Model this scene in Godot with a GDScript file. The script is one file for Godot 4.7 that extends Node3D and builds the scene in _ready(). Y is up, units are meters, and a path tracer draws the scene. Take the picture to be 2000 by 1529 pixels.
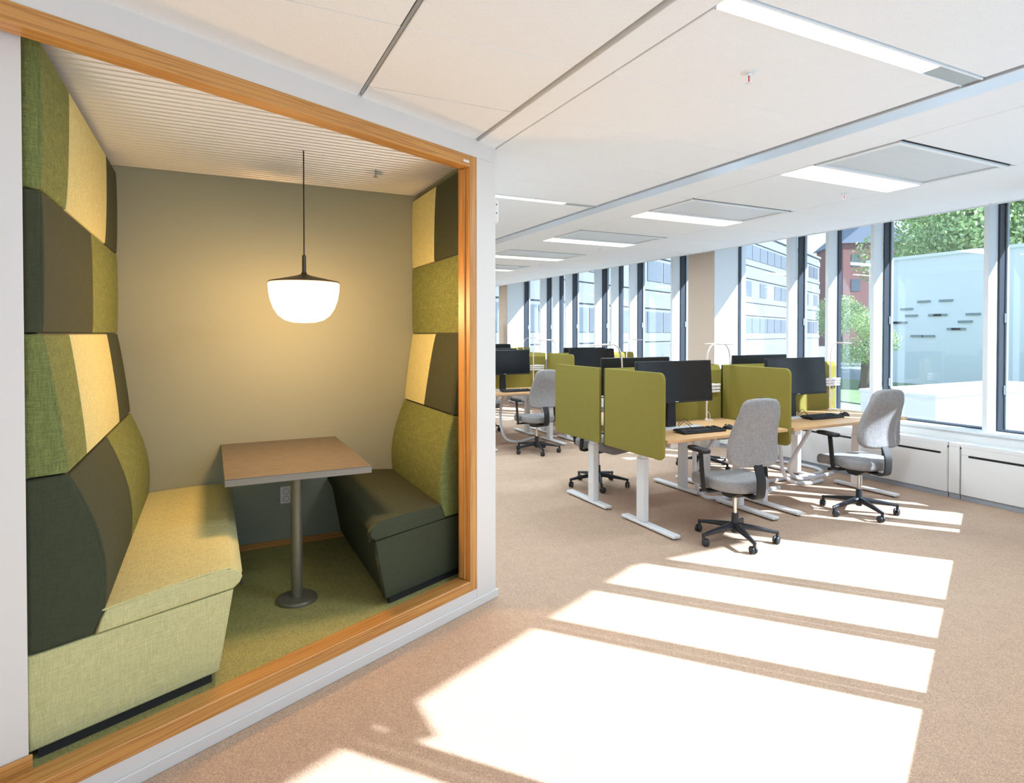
extends Node3D
# Frame: X runs across the room towards the window wall, Y is up, V = -Z runs along the window wall away from the camera.

const F2D := Vector2(0.905, 0.425)     # direction (X, V) of the angled walls
const EYE := 1.6
const CEIL := 2.725
var M := {}
var names := {}

# ---------------------------------------------------------------- nodes
func W(x: float, y: float, v: float) -> Vector3:
	return Vector3(x, y, -v)

func numbered(n: String) -> String:
	if not names.has(n):
		names[n] = 0
		return n
	names[n] += 1
	return "%s_%03d" % [n, names[n]]

func tag(o: Node, label: String, category: String, group := "") -> Node:
	o.set_meta("label", label)
	o.set_meta("category", category)
	if group != "":
		o.set_meta("group", group)
	return o

func thing(called: String, label: String, category: String, at := Vector3.ZERO, turn := 0.0, group := "") -> Node3D:
	var o := Node3D.new()
	o.name = numbered(called)
	add_child(o)
	o.position = at
	o.rotation.y = turn
	tag(o, label, category, group)
	return o

func structure(called: String, label: String, category: String, xf := Transform3D()) -> Node3D:
	var o := Node3D.new()
	o.name = called
	add_child(o)
	o.transform = xf
	tag(o, label, category)
	o.set_meta("kind", "structure")
	return o

func copy(o: Node3D, label: String, at: Vector3, turn := 0.0, group := "") -> Node3D:
	var c: Node3D = o.duplicate()
	var base := String(o.name)
	if base.length() > 4 and base[base.length() - 4] == "_" and base.substr(base.length() - 3).is_valid_int():
		base = base.substr(0, base.length() - 4)
	c.name = numbered(base)
	add_child(c)
	c.position = at
	c.rotation = Vector3(0, turn, 0)
	c.set_meta("label", label)
	if group != "":
		c.set_meta("group", group)
	return c

func new_st() -> SurfaceTool:
	var st := SurfaceTool.new()
	st.begin(Mesh.PRIMITIVE_TRIANGLES)
	return st

func part(st: SurfaceTool, called: String, mat: Material, parent: Node, at := Transform3D()) -> MeshInstance3D:
	var o := MeshInstance3D.new()
	o.name = called
	st.set_material(mat)
	o.mesh = st.commit()
	o.transform = at
	parent.add_child(o, true)
	return o

func share(mesh: Mesh, called: String, parent: Node, at := Transform3D()) -> MeshInstance3D:
	var o := MeshInstance3D.new()
	o.name = called
	o.mesh = mesh
	o.transform = at
	parent.add_child(o, true)
	return o

func mesh_of(st: SurfaceTool, mat: Material) -> ArrayMesh:
	st.set_material(mat)
	return st.commit()

# ---------------------------------------------------------------- shapes
func tri(st: SurfaceTool, a: Vector3, b: Vector3, c: Vector3, na: Vector3, nb: Vector3, nc: Vector3) -> void:
	var g := (b - a).cross(c - a)
	if g.length_squared() < 1e-16:
		return
	if g.dot(na + nb + nc) > 0.0:
		var t := b
		b = c
		c = t
		t = nb
		nb = nc
		nc = t
	st.set_normal(na)
	st.add_vertex(a)
	st.set_normal(nb)
	st.add_vertex(b)
	st.set_normal(nc)
	st.add_vertex(c)

func face(st: SurfaceTool, p: Array, hint: Vector3) -> void:
	var n: Vector3 = (p[1] - p[0]).cross(p[2] - p[0])
	if n.length_squared() < 1e-18 and p.size() > 3:
		n = (p[2] - p[0]).cross(p[3] - p[0])
	n = n.normalized()
	if n.dot(hint) < 0.0:
		n = -n
	for i in range(1, p.size() - 1):
		tri(st, p[0], p[i], p[i + 1], n, n, n)

func box(st: SurfaceTool, c: Vector3, s: Vector3, bev := 0.0, b := Basis()) -> void:
	var h := s * 0.5
	bev = minf(bev, minf(h.x, minf(h.y, h.z)) * 0.9)
	var pt := func(sx: float, sy: float, sz: float, ax: int) -> Vector3:
		var v := Vector3(sx * (h.x - bev), sy * (h.y - bev), sz * (h.z - bev))
		var sg := [sx, sy, sz]
		v[ax] = sg[ax] * h[ax]
		return c + b * v
	for a in 3:
		var u := (a + 1) % 3
		var w := (a + 2) % 3
		for sg in [-1.0, 1.0]:
			var q := []
			for k in [[-1.0, -1.0], [1.0, -1.0], [1.0, 1.0], [-1.0, 1.0]]:
				var s3 := [0.0, 0.0, 0.0]
				s3[a] = sg
				s3[u] = k[0]
				s3[w] = k[1]
				q.append(pt.call(s3[0], s3[1], s3[2], a))
			var hn := Vector3.ZERO
			hn[a] = sg
			face(st, q, b * hn)
	if bev <= 0.0:
		return
	for a in 3:
		var u := (a + 1) % 3
		var w := (a + 2) % 3
		for su in [-1.0, 1.0]:
			for sw in [-1.0, 1.0]:
				var q := []
				for k in [[-1.0, u], [1.0, u], [1.0, w], [-1.0, w]]:
					var s3 := [0.0, 0.0, 0.0]
					s3[a] = k[0]
					s3[u] = su
					s3[w] = sw
					q.append(pt.call(s3[0], s3[1], s3[2], k[1]))
				var hn := Vector3.ZERO
				hn[u] = su
				hn[w] = sw
				face(st, q, b * hn)
	for sx in [-1.0, 1.0]:
		for sy in [-1.0, 1.0]:
			for sz in [-1.0, 1.0]:
				face(st, [pt.call(sx, sy, sz, 0), pt.call(sx, sy, sz, 1), pt.call(sx, sy, sz, 2)], b * Vector3(sx, sy, sz))

func cube(parent: Node, called: String, c: Vector3, s: Vector3, mat: Material, bev := 0.0, b := Basis()) -> MeshInstance3D:
	var st := new_st()
	box(st, Vector3.ZERO, s, bev)
	return part(st, called, mat, parent, Transform3D(b, c))

func prism(st: SurfaceTool, poly: PackedVector2Array, z0: float, z1: float, xf := Transform3D()) -> void:
	var idx := Geometry2D.triangulate_polygon(poly)
	for zz in [z0, z1]:
		var n := xf.basis * Vector3(0, 0, 1.0 if zz == maxf(z0, z1) else -1.0)
		for i in range(0, idx.size(), 3):
			var p := []
			for k in 3:
				var q := poly[idx[i + k]]
				p.append(xf * Vector3(q.x, q.y, zz))
			face(st, p, n)
	var area := 0.0
	for i in poly.size():
		area += poly[i].cross(poly[(i + 1) % poly.size()])
	for i in poly.size():
		var a := poly[i]
		var c := poly[(i + 1) % poly.size()]
		var e := c - a
		var o := Vector2(e.y, -e.x) * signf(area)
		face(st, [xf * Vector3(a.x, a.y, z0), xf * Vector3(c.x, c.y, z0), xf * Vector3(c.x, c.y, z1), xf * Vector3(a.x, a.y, z1)], xf.basis * Vector3(o.x, o.y, 0))

# floor-plan prism: polygon of (X, V), from height y0 to y1
func plan(st: SurfaceTool, poly: Array, y0: float, y1: float) -> void:
	prism(st, PackedVector2Array(poly), y0, y1, Transform3D(Basis(Vector3(1, 0, 0), Vector3(0, 0, -1), Vector3(0, 1, 0)), Vector3.ZERO))

# smooth skin over rows of points; dir: +1 / -1 side, or 0 = outwards from the middle
func grid(st: SurfaceTool, rows: Array, wrap: bool, out_hint = null) -> void:
	var nr := rows.size()
	var nc: int = rows[0].size()
	var normals := []
	var mid := Vector3.ZERO
	for r in rows:
		for p in r:
			mid += p
	mid /= float(nr * nc)
	var vote := 0.0
	for i in nr:
		var line := PackedVector3Array()
		for j in nc:
			var ja := (j + nc - 1) % nc if wrap else maxi(j - 1, 0)
			var jb := (j + 1) % nc if wrap else mini(j + 1, nc - 1)
			var ia := maxi(i - 1, 0)
			var ib := mini(i + 1, nr - 1)
			var du: Vector3 = rows[i][jb] - rows[i][ja]
			var dv: Vector3 = rows[ib][j] - rows[ia][j]
			if du.length_squared() < 1e-14:
				var k := ib if i == 0 else ia
				du = rows[k][jb] - rows[k][ja]
			var n := du.cross(dv).normalized()
			line.append(n)
			vote += n.dot(rows[i][j] - mid) if out_hint == null else n.dot(out_hint)
		normals.append(line)
	var sg := 1.0 if vote >= 0.0 else -1.0
	for i in nr - 1:
		for j in (nc if wrap else nc - 1):
			var k := (j + 1) % nc
			tri(st, rows[i][j], rows[i][k], rows[i + 1][k], sg * normals[i][j], sg * normals[i][k], sg * normals[i + 1][k])
			tri(st, rows[i][j], rows[i + 1][k], rows[i + 1][j], sg * normals[i][j], sg * normals[i + 1][k], sg * normals[i + 1][j])

func lathe(st: SurfaceTool, prof: Array, segs := 20, at := Vector3.ZERO, b := Basis()) -> void:
	var rows := []
	for q in prof:
		var line := PackedVector3Array()
		for k in segs:
			var a := TAU * k / segs
			line.append(at + b * Vector3(q.x * cos(a), q.y, q.x * sin(a)))
		rows.append(line)
	grid(st, rows, true)

# profile with its corners kept crisp
func crisp(prof: Array, e := 0.0012) -> Array:
	var out := []
	for i in prof.size():
		var p: Vector2 = prof[i]
		if i > 0 and p.distance_to(prof[i - 1]) > 3.0 * e:
			out.append(p + (prof[i - 1] - p).normalized() * e)
		elif i == 0:
			out.append(p)
		if i > 0 and i < prof.size() - 1 and p.distance_to(prof[i + 1]) > 3.0 * e:
			out.append(p + (prof[i + 1] - p).normalized() * e)
		elif i == prof.size() - 1:
			out.append(p)
	return out

func tube(st: SurfaceTool, pts: Array, r, sides := 8, caps := true) -> void:
	var rows := []
	var up := Vector3.UP
	for i in pts.size():
		var d: Vector3 = (pts[mini(i + 1, pts.size() - 1)] - pts[maxi(i - 1, 0)]).normalized()
		if absf(d.dot(up)) > 0.95 and i == 0:
			up = Vector3.RIGHT
		var x := (up - d * d.dot(up)).normalized()
		var y := d.cross(x)
		up = x
		var rr: float = r[i] if r is Array else r
		var line := PackedVector3Array()
		for k in sides:
			var a := TAU * k / sides
			line.append(pts[i] + (x * cos(a) + y * sin(a)) * rr)
		if caps and i == 0:
			rows.append(shrunk(line, pts[i], 0.0))
			rows.append(shrunk(line, pts[i], 0.97))
		rows.append(line)
		if caps and i == pts.size() - 1:
			rows.append(shrunk(line, pts[i], 0.97))
			rows.append(shrunk(line, pts[i], 0.0))
	var hint = null
	if pts.size() > 2:
		hint = null
	grid_tube(st, rows, pts)

func shrunk(line: PackedVector3Array, c: Vector3, k: float) -> PackedVector3Array:
	var o := PackedVector3Array()
	for p in line:
		o.append(c + (p - c) * k)
	return o

func grid_tube(st: SurfaceTool, rows: Array, _pts: Array) -> void:
	# normals point away from each ring's own middle
	var nr := rows.size()
	var nc: int = rows[0].size()
	var ns := []
	for i in nr:
		var mid := Vector3.ZERO
		for p in rows[i]:
			mid += p
		mid /= float(nc)
		var line := PackedVector3Array()
		for j in nc:
			var d: Vector3 = rows[i][j] - mid
			if d.length() < 1e-7:
				var k := 2 if i == 0 else nr - 3
				var m2 := Vector3.ZERO
				for p in rows[k]:
					m2 += p
				m2 /= float(nc)
				var k3 := mini(i + 3, nr - 1) if i == 0 else maxi(i - 3, 0)
				var m3 := Vector3.ZERO
				for p in rows[k3]:
					m3 += p
				m3 /= float(nc)
				d = mid - m3
			line.append(d.normalized())
		ns.append(line)
	for i in nr - 1:
		for j in nc:
			var k := (j + 1) % nc
			tri(st, rows[i][j], rows[i][k], rows[i + 1][k], ns[i][j], ns[i][k], ns[i + 1][k])
			tri(st, rows[i][j], rows[i + 1][k], rows[i + 1][j], ns[i][j], ns[i + 1][k], ns[i + 1][j])

func spline(ctrl: Array, n := 8) -> Array:
	var c := Curve3D.new()
	for i in ctrl.size():
		var a: Vector3 = ctrl[maxi(i - 1, 0)]
		var b: Vector3 = ctrl[mini(i + 1, ctrl.size() - 1)]
		var t := (b - a) / 6.0
		c.add_point(ctrl[i], -t, t)
	var out := []
	for i in ctrl.size() - 1:
		for k in n:
			out.append(c.sample(i, float(k) / n))
	out.append(ctrl[-1])
	return out

func rounded(w: float, h: float, radii: Array, seg := 5, at := Vector2.ZERO) -> PackedVector2Array:
	# corners in the order: right-bottom, right-top, left-top, left-bottom
	var out := PackedVector2Array()
	var cs := [Vector2(w / 2, -h / 2), Vector2(w / 2, h / 2), Vector2(-w / 2, h / 2), Vector2(-w / 2, -h / 2)]
	var st := [-PI / 2, 0.0, PI / 2, PI]
	for i in 4:
		var r: float = maxf(radii[i], 0.0005)
		var c: Vector2 = cs[i] - Vector2(signf(cs[i].x) * r, signf(cs[i].y) * r)
		for k in seg + 1:
			var a: float = st[i] + PI / 2 * k / seg
			out.append(at + c + Vector2(cos(a), sin(a)) * r)
	return out

func inset(poly: PackedVector2Array, d: float) -> PackedVector2Array:
	var n := poly.size()
	var area := 0.0
	for i in n:
		area += poly[i].cross(poly[(i + 1) % n])
	var sg := signf(area)
	var out := PackedVector2Array()
	for i in n:
		var a := (poly[i] - poly[(i + n - 1) % n]).normalized()
		var b := (poly[(i + 1) % n] - poly[i]).normalized()
		var na := Vector2(-a.y, a.x) * sg
		var nb := Vector2(-b.y, b.x) * sg
		var m := (na + nb).normalized()
		var k := maxf(m.dot(na), 0.35)
		out.append(poly[i] + m * (d / k))
	return out

# a slab with rounded edges lying in the local XY plane, from z = -th to z = 0; bulge lifts the front's middle
func slab(st: SurfaceTool, poly: PackedVector2Array, th: float, r: float, xf := Transform3D(), steps := 3, bulge := 0.0, rings := 1, warp = null, both := true) -> void:
	var c := Vector2.ZERO
	for p in poly:
		c += p
	c /= float(poly.size())
	var rows := []
	var put := func(pl: PackedVector2Array, z: float, k: float, lift: float) -> void:
		var line := PackedVector3Array()
		for p in pl:
			var q: Vector2 = c + (p - c) * k
			var v := Vector3(q.x, q.y, z + lift * (1.0 - k * k))
			if warp != null:
				v = warp.call(v)
			line.append(xf * v)
		rows.append(line)
	var inn := inset(poly, r)
	if both:
		for k in rings + 1:
			put.call(inn, -th, float(k) / (rings + 1), 0.0)
		for s in steps + 1:
			var a := PI / 2 * s / steps
			put.call(inset(poly, r * (1.0 - sin(a))), -th + r * (1.0 - cos(a)), 1.0, 0.0)
	else:
		put.call(poly, -th, 1.0, 0.0)
	for s in steps + 1:
		var a := PI / 2 * s / steps
		put.call(inset(poly, r * (1.0 - cos(a))), -r * (1.0 - sin(a)), 1.0, 0.0)
	for k in rings + 1:
		put.call(inn, 0.0, 1.0 - float(k + 1) / (rings + 1), bulge)
	grid(st, rows, true)

# ---------------------------------------------------------------- materials
func rng(s: int) -> RandomNumberGenerator:
	var r := RandomNumberGenerator.new()
	r.seed = s
	return r

func tex_from(fn: Callable, n := 256, m := 256) -> ImageTexture:
	var data := PackedByteArray()
	data.resize(n * m * 3)
	var i := 0
	for y in m:
		for x in n:
			var c: Color = fn.call(x, y)
			data[i] = int(clampf(c.r, 0, 1) * 255.0)
			data[i + 1] = int(clampf(c.g, 0, 1) * 255.0)
			data[i + 2] = int(clampf(c.b, 0, 1) * 255.0)
			i += 3
	var im := Image.create_from_data(n, m, false, Image.FORMAT_RGB8, data)
	im.generate_mipmaps()
	return ImageTexture.create_from_image(im)

func noise_img(n: int, freq: float, s: int, oct := 3, fx := 1.0) -> Image:
	var f := FastNoiseLite.new()
	f.seed = s
	f.frequency = freq
	f.fractal_octaves = oct
	var im := f.get_seamless_image(n, n)
	if fx != 1.0:
		pass
	return im

func weave_tex(s: int, depth: float, slub: float) -> ImageTexture:
	var r := rng(s)
	var n := 256
	var hor := PackedFloat32Array()
	var ver := PackedFloat32Array()
	for i in n * n:
		hor.append(0.0)
		ver.append(0.0)
	for y in n:
		var x := 0
		while x < n:
			var l := r.randi_range(6, 34)
			var v := r.randf()
			for k in l:
				if x + k < n:
					hor[y * n + x + k] = v
			x += l
	for x in n:
		var y := 0
		while y < n:
			var l := r.randi_range(6, 34)
			var v := r.randf()
			for k in l:
				if y + k < n:
					ver[(y + k) * n + x] = v
			y += l
	var big := noise_img(n, 0.02, s + 5)
	return tex_from(func(x: int, y: int) -> Color:
		var i := y * n + x
		var a := hor[i] if ((x / 2 + y / 2) % 2 == 0) else ver[i]
		var v := 1.0 - depth * a - slub * big.get_pixel(x, y).r
		return Color(v, v, v), n, n)

func speckle_tex(s: int, depth: float, cell := 1, tint := Color(1, 1, 1)) -> ImageTexture:
	var r := rng(s)
	var n := 256
	var m := n / cell
	var v := PackedFloat32Array()
	for i in m * m:
		v.append(r.randf())
	var big := noise_img(n, 0.012, s + 3, 4)
	return tex_from(func(x: int, y: int) -> Color:
		var k := 1.0 - depth * (0.9 * v[(y / cell) * m + x / cell] + 0.1 * big.get_pixel(x, y).r)
		return Color(k * tint.r, k * tint.g, k * tint.b), n, n)

func wood_tex(s: int, light: Color, dark: Color, lines: float, swirl: float) -> ImageTexture:
	var n := 512
	var f := FastNoiseLite.new()
	f.seed = s
	f.frequency = 1.0
	f.fractal_octaves = 3
	var g := FastNoiseLite.new()
	g.seed = s + 9
	g.frequency = 1.0
	var r := rng(s)
	var streak := PackedFloat32Array()
	for i in n:
		streak.append(r.randf())
	return tex_from(func(x: int, y: int) -> Color:
		var u := float(x) / n
		var v := float(y) / n
		# wrap the lookup around a torus, so that the tile repeats without a seam
		var au := u * TAU
		var av := v * TAU
		var q := Vector3(cos(au) * 0.35 + 3.0 + cos(av) * 1.1, sin(au) * 0.35 + sin(av) * 1.1, cos(av) * 0.7)
		var w := f.get_noise_3dv(q * 1.2)
		var ring := 0.5 + 0.5 * sin((v * lines + w * swirl) * TAU)
		ring = pow(ring, 2.2)
		var fine := g.get_noise_2d(u * 9.0, v * 260.0) * 0.5 + 0.5
		var k := clampf(0.55 * ring + 0.3 * fine + 0.15 * streak[y], 0, 1)
		return light.lerp(dark, k), n, n)

func mat(c: Color, rough := 0.8, metal := 0.0) -> StandardMaterial3D:
	var m := StandardMaterial3D.new()
	m.albedo_color = c
	m.roughness = rough
	m.metallic = metal
	return m

func textured(c: Color, t: Texture2D, scale, rough := 0.9, world := false) -> StandardMaterial3D:
	var m := mat(c, rough)
	m.albedo_texture = t
	m.uv1_triplanar = true
	m.uv1_world_triplanar = world
	m.uv1_scale = scale if scale is Vector3 else Vector3.ONE * scale
	return m

func glow(c: Color, e: float) -> StandardMaterial3D:
	var m := mat(c, 0.6)
	m.emission_enabled = true
	m.emission = c
	m.emission_energy_multiplier = e
	return m

func make_materials() -> void:
	M.paint = mat(Color(0.885, 0.875, 0.86), 0.75)
	M.tile = textured(Color(0.955, 0.97, 0.98), speckle_tex(3, 0.035, 2), 3.0, 0.95, true)
	M.gap = mat(Color(0.22, 0.22, 0.21), 0.8)
	M.alu = mat(Color(0.82, 0.85, 0.88), 0.42, 0.75)
	M.greybox = mat(Color(0.66, 0.69, 0.69), 0.5, 0.3)
	M.grille_back = mat(Color(0.50, 0.52, 0.52), 0.7)
	M.carpet = textured(Color(0.885, 0.755, 0.645), speckle_tex(21, 0.30, 1), 1.6, 1.0, true)
	M.booth_carpet = textured(Color(0.82, 0.80, 0.50), speckle_tex(22, 0.45, 1), 2.2, 1.0, true)
	M.sage = mat(Color(0.60, 0.625, 0.56), 0.85)
	M.corrugated = mat(Color(0.91, 0.91, 0.90), 0.27, 0.42)
	var oak := wood_tex(31, Color(0.87, 0.64, 0.37), Color(0.68, 0.44, 0.21), 7.0, 1.2)
	M.oak = textured(Color(0.98, 0.99, 0.95), oak, Vector3(0.45, 5.0, 5.0), 0.42)
	M.oak.clearcoat_enabled = true
	M.oak.clearcoat = 0.25
	M.oak.clearcoat_roughness = 0.25
	var veneer := wood_tex(33, Color(0.455, 0.425, 0.385), Color(0.385, 0.355, 0.315), 9.0, 3.0)
	M.table = textured(Color(1, 1, 1), veneer, Vector3(1.3, 1.3, 0.8), 0.5)
	M.table_edge = textured(Color(0.62, 0.60, 0.56), wood_tex(34, Color(1, 1, 1), Color(0.82, 0.82, 0.82), 14.0, 0.6), Vector3(0.8, 8, 8), 0.6)
	var beech := wood_tex(35, Color(0.86, 0.69, 0.50), Color(0.79, 0.60, 0.41), 12.0, 0.8)
	M.beech = textured(Color(1, 1, 1), beech, Vector3(0.6, 4.0, 4.0), 0.42)
	M.bronze = mat(Color(0.36, 0.32, 0.27), 0.38, 0.55)
	M.post_paint = mat(Color(0.47, 0.46, 0.40), 0.33, 0.35)
	var weave := weave_tex(41, 0.22, 0.03)
	var melange := weave_tex(42, 0.42, 0.06)
	M.f_pale = textured(Color(0.90, 0.89, 0.65), weave, 3.4, 0.95, true)
	M.f_mid = textured(Color(0.58, 0.63, 0.36), melange, 3.0, 0.95, true)
	M.f_dark = textured(Color(0.27, 0.30, 0.215), weave, 3.4, 0.95, true)
	M.felt = textured(Color(0.58, 0.535, 0.225), speckle_tex(43, 0.16, 1), 4.0, 0.95, true)
	M.felt_dark = textured(Color(0.30, 0.34, 0.17), speckle_tex(44, 0.16, 1), 4.0, 0.95, true)
	M.chair = textured(Color(0.70, 0.685, 0.68), weave_tex(45, 0.34, 0.02), 4.0, 0.95, false)
	M.white_metal = mat(Color(0.93, 0.935, 0.94), 0.4)
	M.black = mat(Color(0.075, 0.075, 0.08), 0.45)
	M.foot_silver = mat(Color(0.84, 0.85, 0.86), 0.35, 0.3)
	M.black_soft = mat(Color(0.11, 0.105, 0.105), 0.6)
	M.base = mat(Color(0.155, 0.17, 0.19), 0.38)
	M.chrome = mat(Color(0.86, 0.85, 0.83), 0.14, 1.0)
	M.screen = mat(Color(0.035, 0.036, 0.04), 0.18)
	M.plastic = mat(Color(0.93, 0.91, 0.90), 0.4)
	M.lamp_white = mat(Color(0.93, 0.86, 0.83), 0.35)
	M.hose = mat(Color(0.90, 0.91, 0.93), 0.5)
	M.frame_white = mat(Color(0.90, 0.92, 0.93), 0.45)
	M.frame_dark = mat(Color(0.20, 0.225, 0.26), 0.5, 0.2)
	M.frame_grey = mat(Color(0.62, 0.65, 0.68), 0.45, 0.3)
	M.column = mat(Color(0.80, 0.73, 0.66), 0.8)
	M.cabinet = mat(Color(0.935, 0.935, 0.93), 0.55)
	M.plinth = mat(Color(0.64, 0.67, 0.71), 0.5)
	M.lining = mat(Color(0.42, 0.42, 0.38), 0.95)
	M.dark_plinth = mat(Color(0.20, 0.19, 0.20), 0.6)
	M.red = mat(Color(0.8, 0.18, 0.12), 0.4)
	M.light = glow(Color(1.0, 0.97, 0.92), 1.5)
	M.shade = glow(Color(1.0, 0.94, 0.82), 1.6)
	var g := mat(Color(0.30, 0.36, 0.38, 0.14), 0.0)
	g.transparency = BaseMaterial3D.TRANSPARENCY_ALPHA
	g.metallic_specular = 0.5
	M.glass = g
	# outdoors
	M.facade_white = mat(Color(0.47, 0.48, 0.485), 0.8)
	M.facade_glass = mat(Color(0.36, 0.39, 0.42), 0.3)
	M.pale_wall = mat(Color(0.90, 0.925, 0.93), 0.9)
	M.slot = mat(Color(0.50, 0.57, 0.58), 0.6)
	M.kiosk = mat(Color(0.85, 0.86, 0.87), 0.8)
	M.concrete = textured(Color(0.58, 0.60, 0.60), speckle_tex(51, 0.1, 2), 0.5, 0.95, true)
	M.brick = textured(Color(0.60, 0.42, 0.39), speckle_tex(52, 0.2, 4), 0.6, 0.95, true)
	M.roof = mat(Color(0.47, 0.50, 0.55), 0.8)
	M.grass = textured(Color(0.55, 0.63, 0.42), speckle_tex(53, 0.35, 1), 0.8, 1.0, true)
	M.trunk = mat(Color(0.38, 0.31, 0.25), 0.95)
	M.leaf = mat(Color(0.70, 0.78, 0.56), 0.7)
	M.leaf.cull_mode = BaseMaterial3D.CULL_DISABLED
	M.leaf.backlight_enabled = true
	M.leaf.backlight = Color(0.30, 0.42, 0.15)
	M.leaf.vertex_color_use_as_albedo = true

# ---------------------------------------------------------------- frame of reference of the two window walls
func wall_frame(o: Vector2, dir: Vector2) -> Transform3D:
	var x := Vector3(dir.x, 0, -dir.y)
	return Transform3D(Basis(x, Vector3.UP, x.cross(Vector3.UP)), Vector3(o.x, 0, -o.y))

func _ready() -> void:
	# ------------------------------------------------------------ camera
	var cam := Camera3D.new()
	cam.name = "camera"
	add_child(cam)
	cam.position = Vector3(0, EYE, 0)
	cam.rotation = Vector3(-0.0142836, -0.461515, 0)
	cam.projection = Camera3D.PROJECTION_FRUSTUM
	cam.near = 0.05
	cam.far = 400.0
	var focal := 1197.94
	cam.size = cam.near * 1529.0 / focal
	cam.frustum_offset = Vector2(-4.87 / focal, -95.9 / focal) * cam.near
	cam.current = true
	# ------------------------------------------------------------ sky, sun, exposure
	var sky_mat := ProceduralSkyMaterial.new()
	sky_mat.sky_top_color = Color(0.66, 0.79, 0.93)
	sky_mat.sky_horizon_color = Color(0.86, 0.92, 0.97)
	sky_mat.ground_horizon_color = Color(0.80, 0.84, 0.86)
	sky_mat.ground_bottom_color = Color(0.55, 0.56, 0.55)
	sky_mat.sky_energy_multiplier = 1.0
	sky_mat.sun_angle_max = 1.0
	var env := Environment.new()
	env.background_mode = Environment.BG_SKY
	env.sky = Sky.new()
	env.sky.sky_material = sky_mat
	env.background_energy_multiplier = 2.2
	env.tonemap_mode = Environment.TONE_MAPPER_LINEAR
	env.tonemap_exposure = 1.14
	env.sdfgi_enabled = true
	env.ssao_enabled = true
	env.ssil_enabled = true
	var we := WorldEnvironment.new()
	we.name = "environment"
	we.environment = env
	add_child(we)
	var sun := DirectionalLight3D.new()
	sun.name = "sun"
	add_child(sun)
	sun.look_at_from_position(Vector3.ZERO, Vector3(-0.64, -0.72, -0.768))
	sun.light_color = Color(0.87, 0.935, 1.0)
	sun.light_energy = 6.8
	sun.light_angular_distance = 0.6
	sun.shadow_enabled = true
	sun.sky_mode = DirectionalLight3D.SKY_MODE_LIGHT_ONLY

	make_materials()
	build_shell()
	build_booth()
	build_windows()
	build_ceiling()
	build_islands()
	build_outside()
	build_details()

# ================================================================ the room's shell
func f2(o: Vector2, s: float) -> Vector2:
	return o + F2D * s

const BC := Vector2(1.549, 3.373)        # foot of the booth wall's free corner
const F2O := Vector2(4.640, 1.261)       # a point of the angled window wall
const F2N := Vector2(0.425, -0.905)      # its outward normal
const GX := 6.81                         # X of the long window wall's frame line

func cross_x(o: Vector2, x: float) -> Vector2:
	return f2(o, (x - o.x) / F2D.x)

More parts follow.
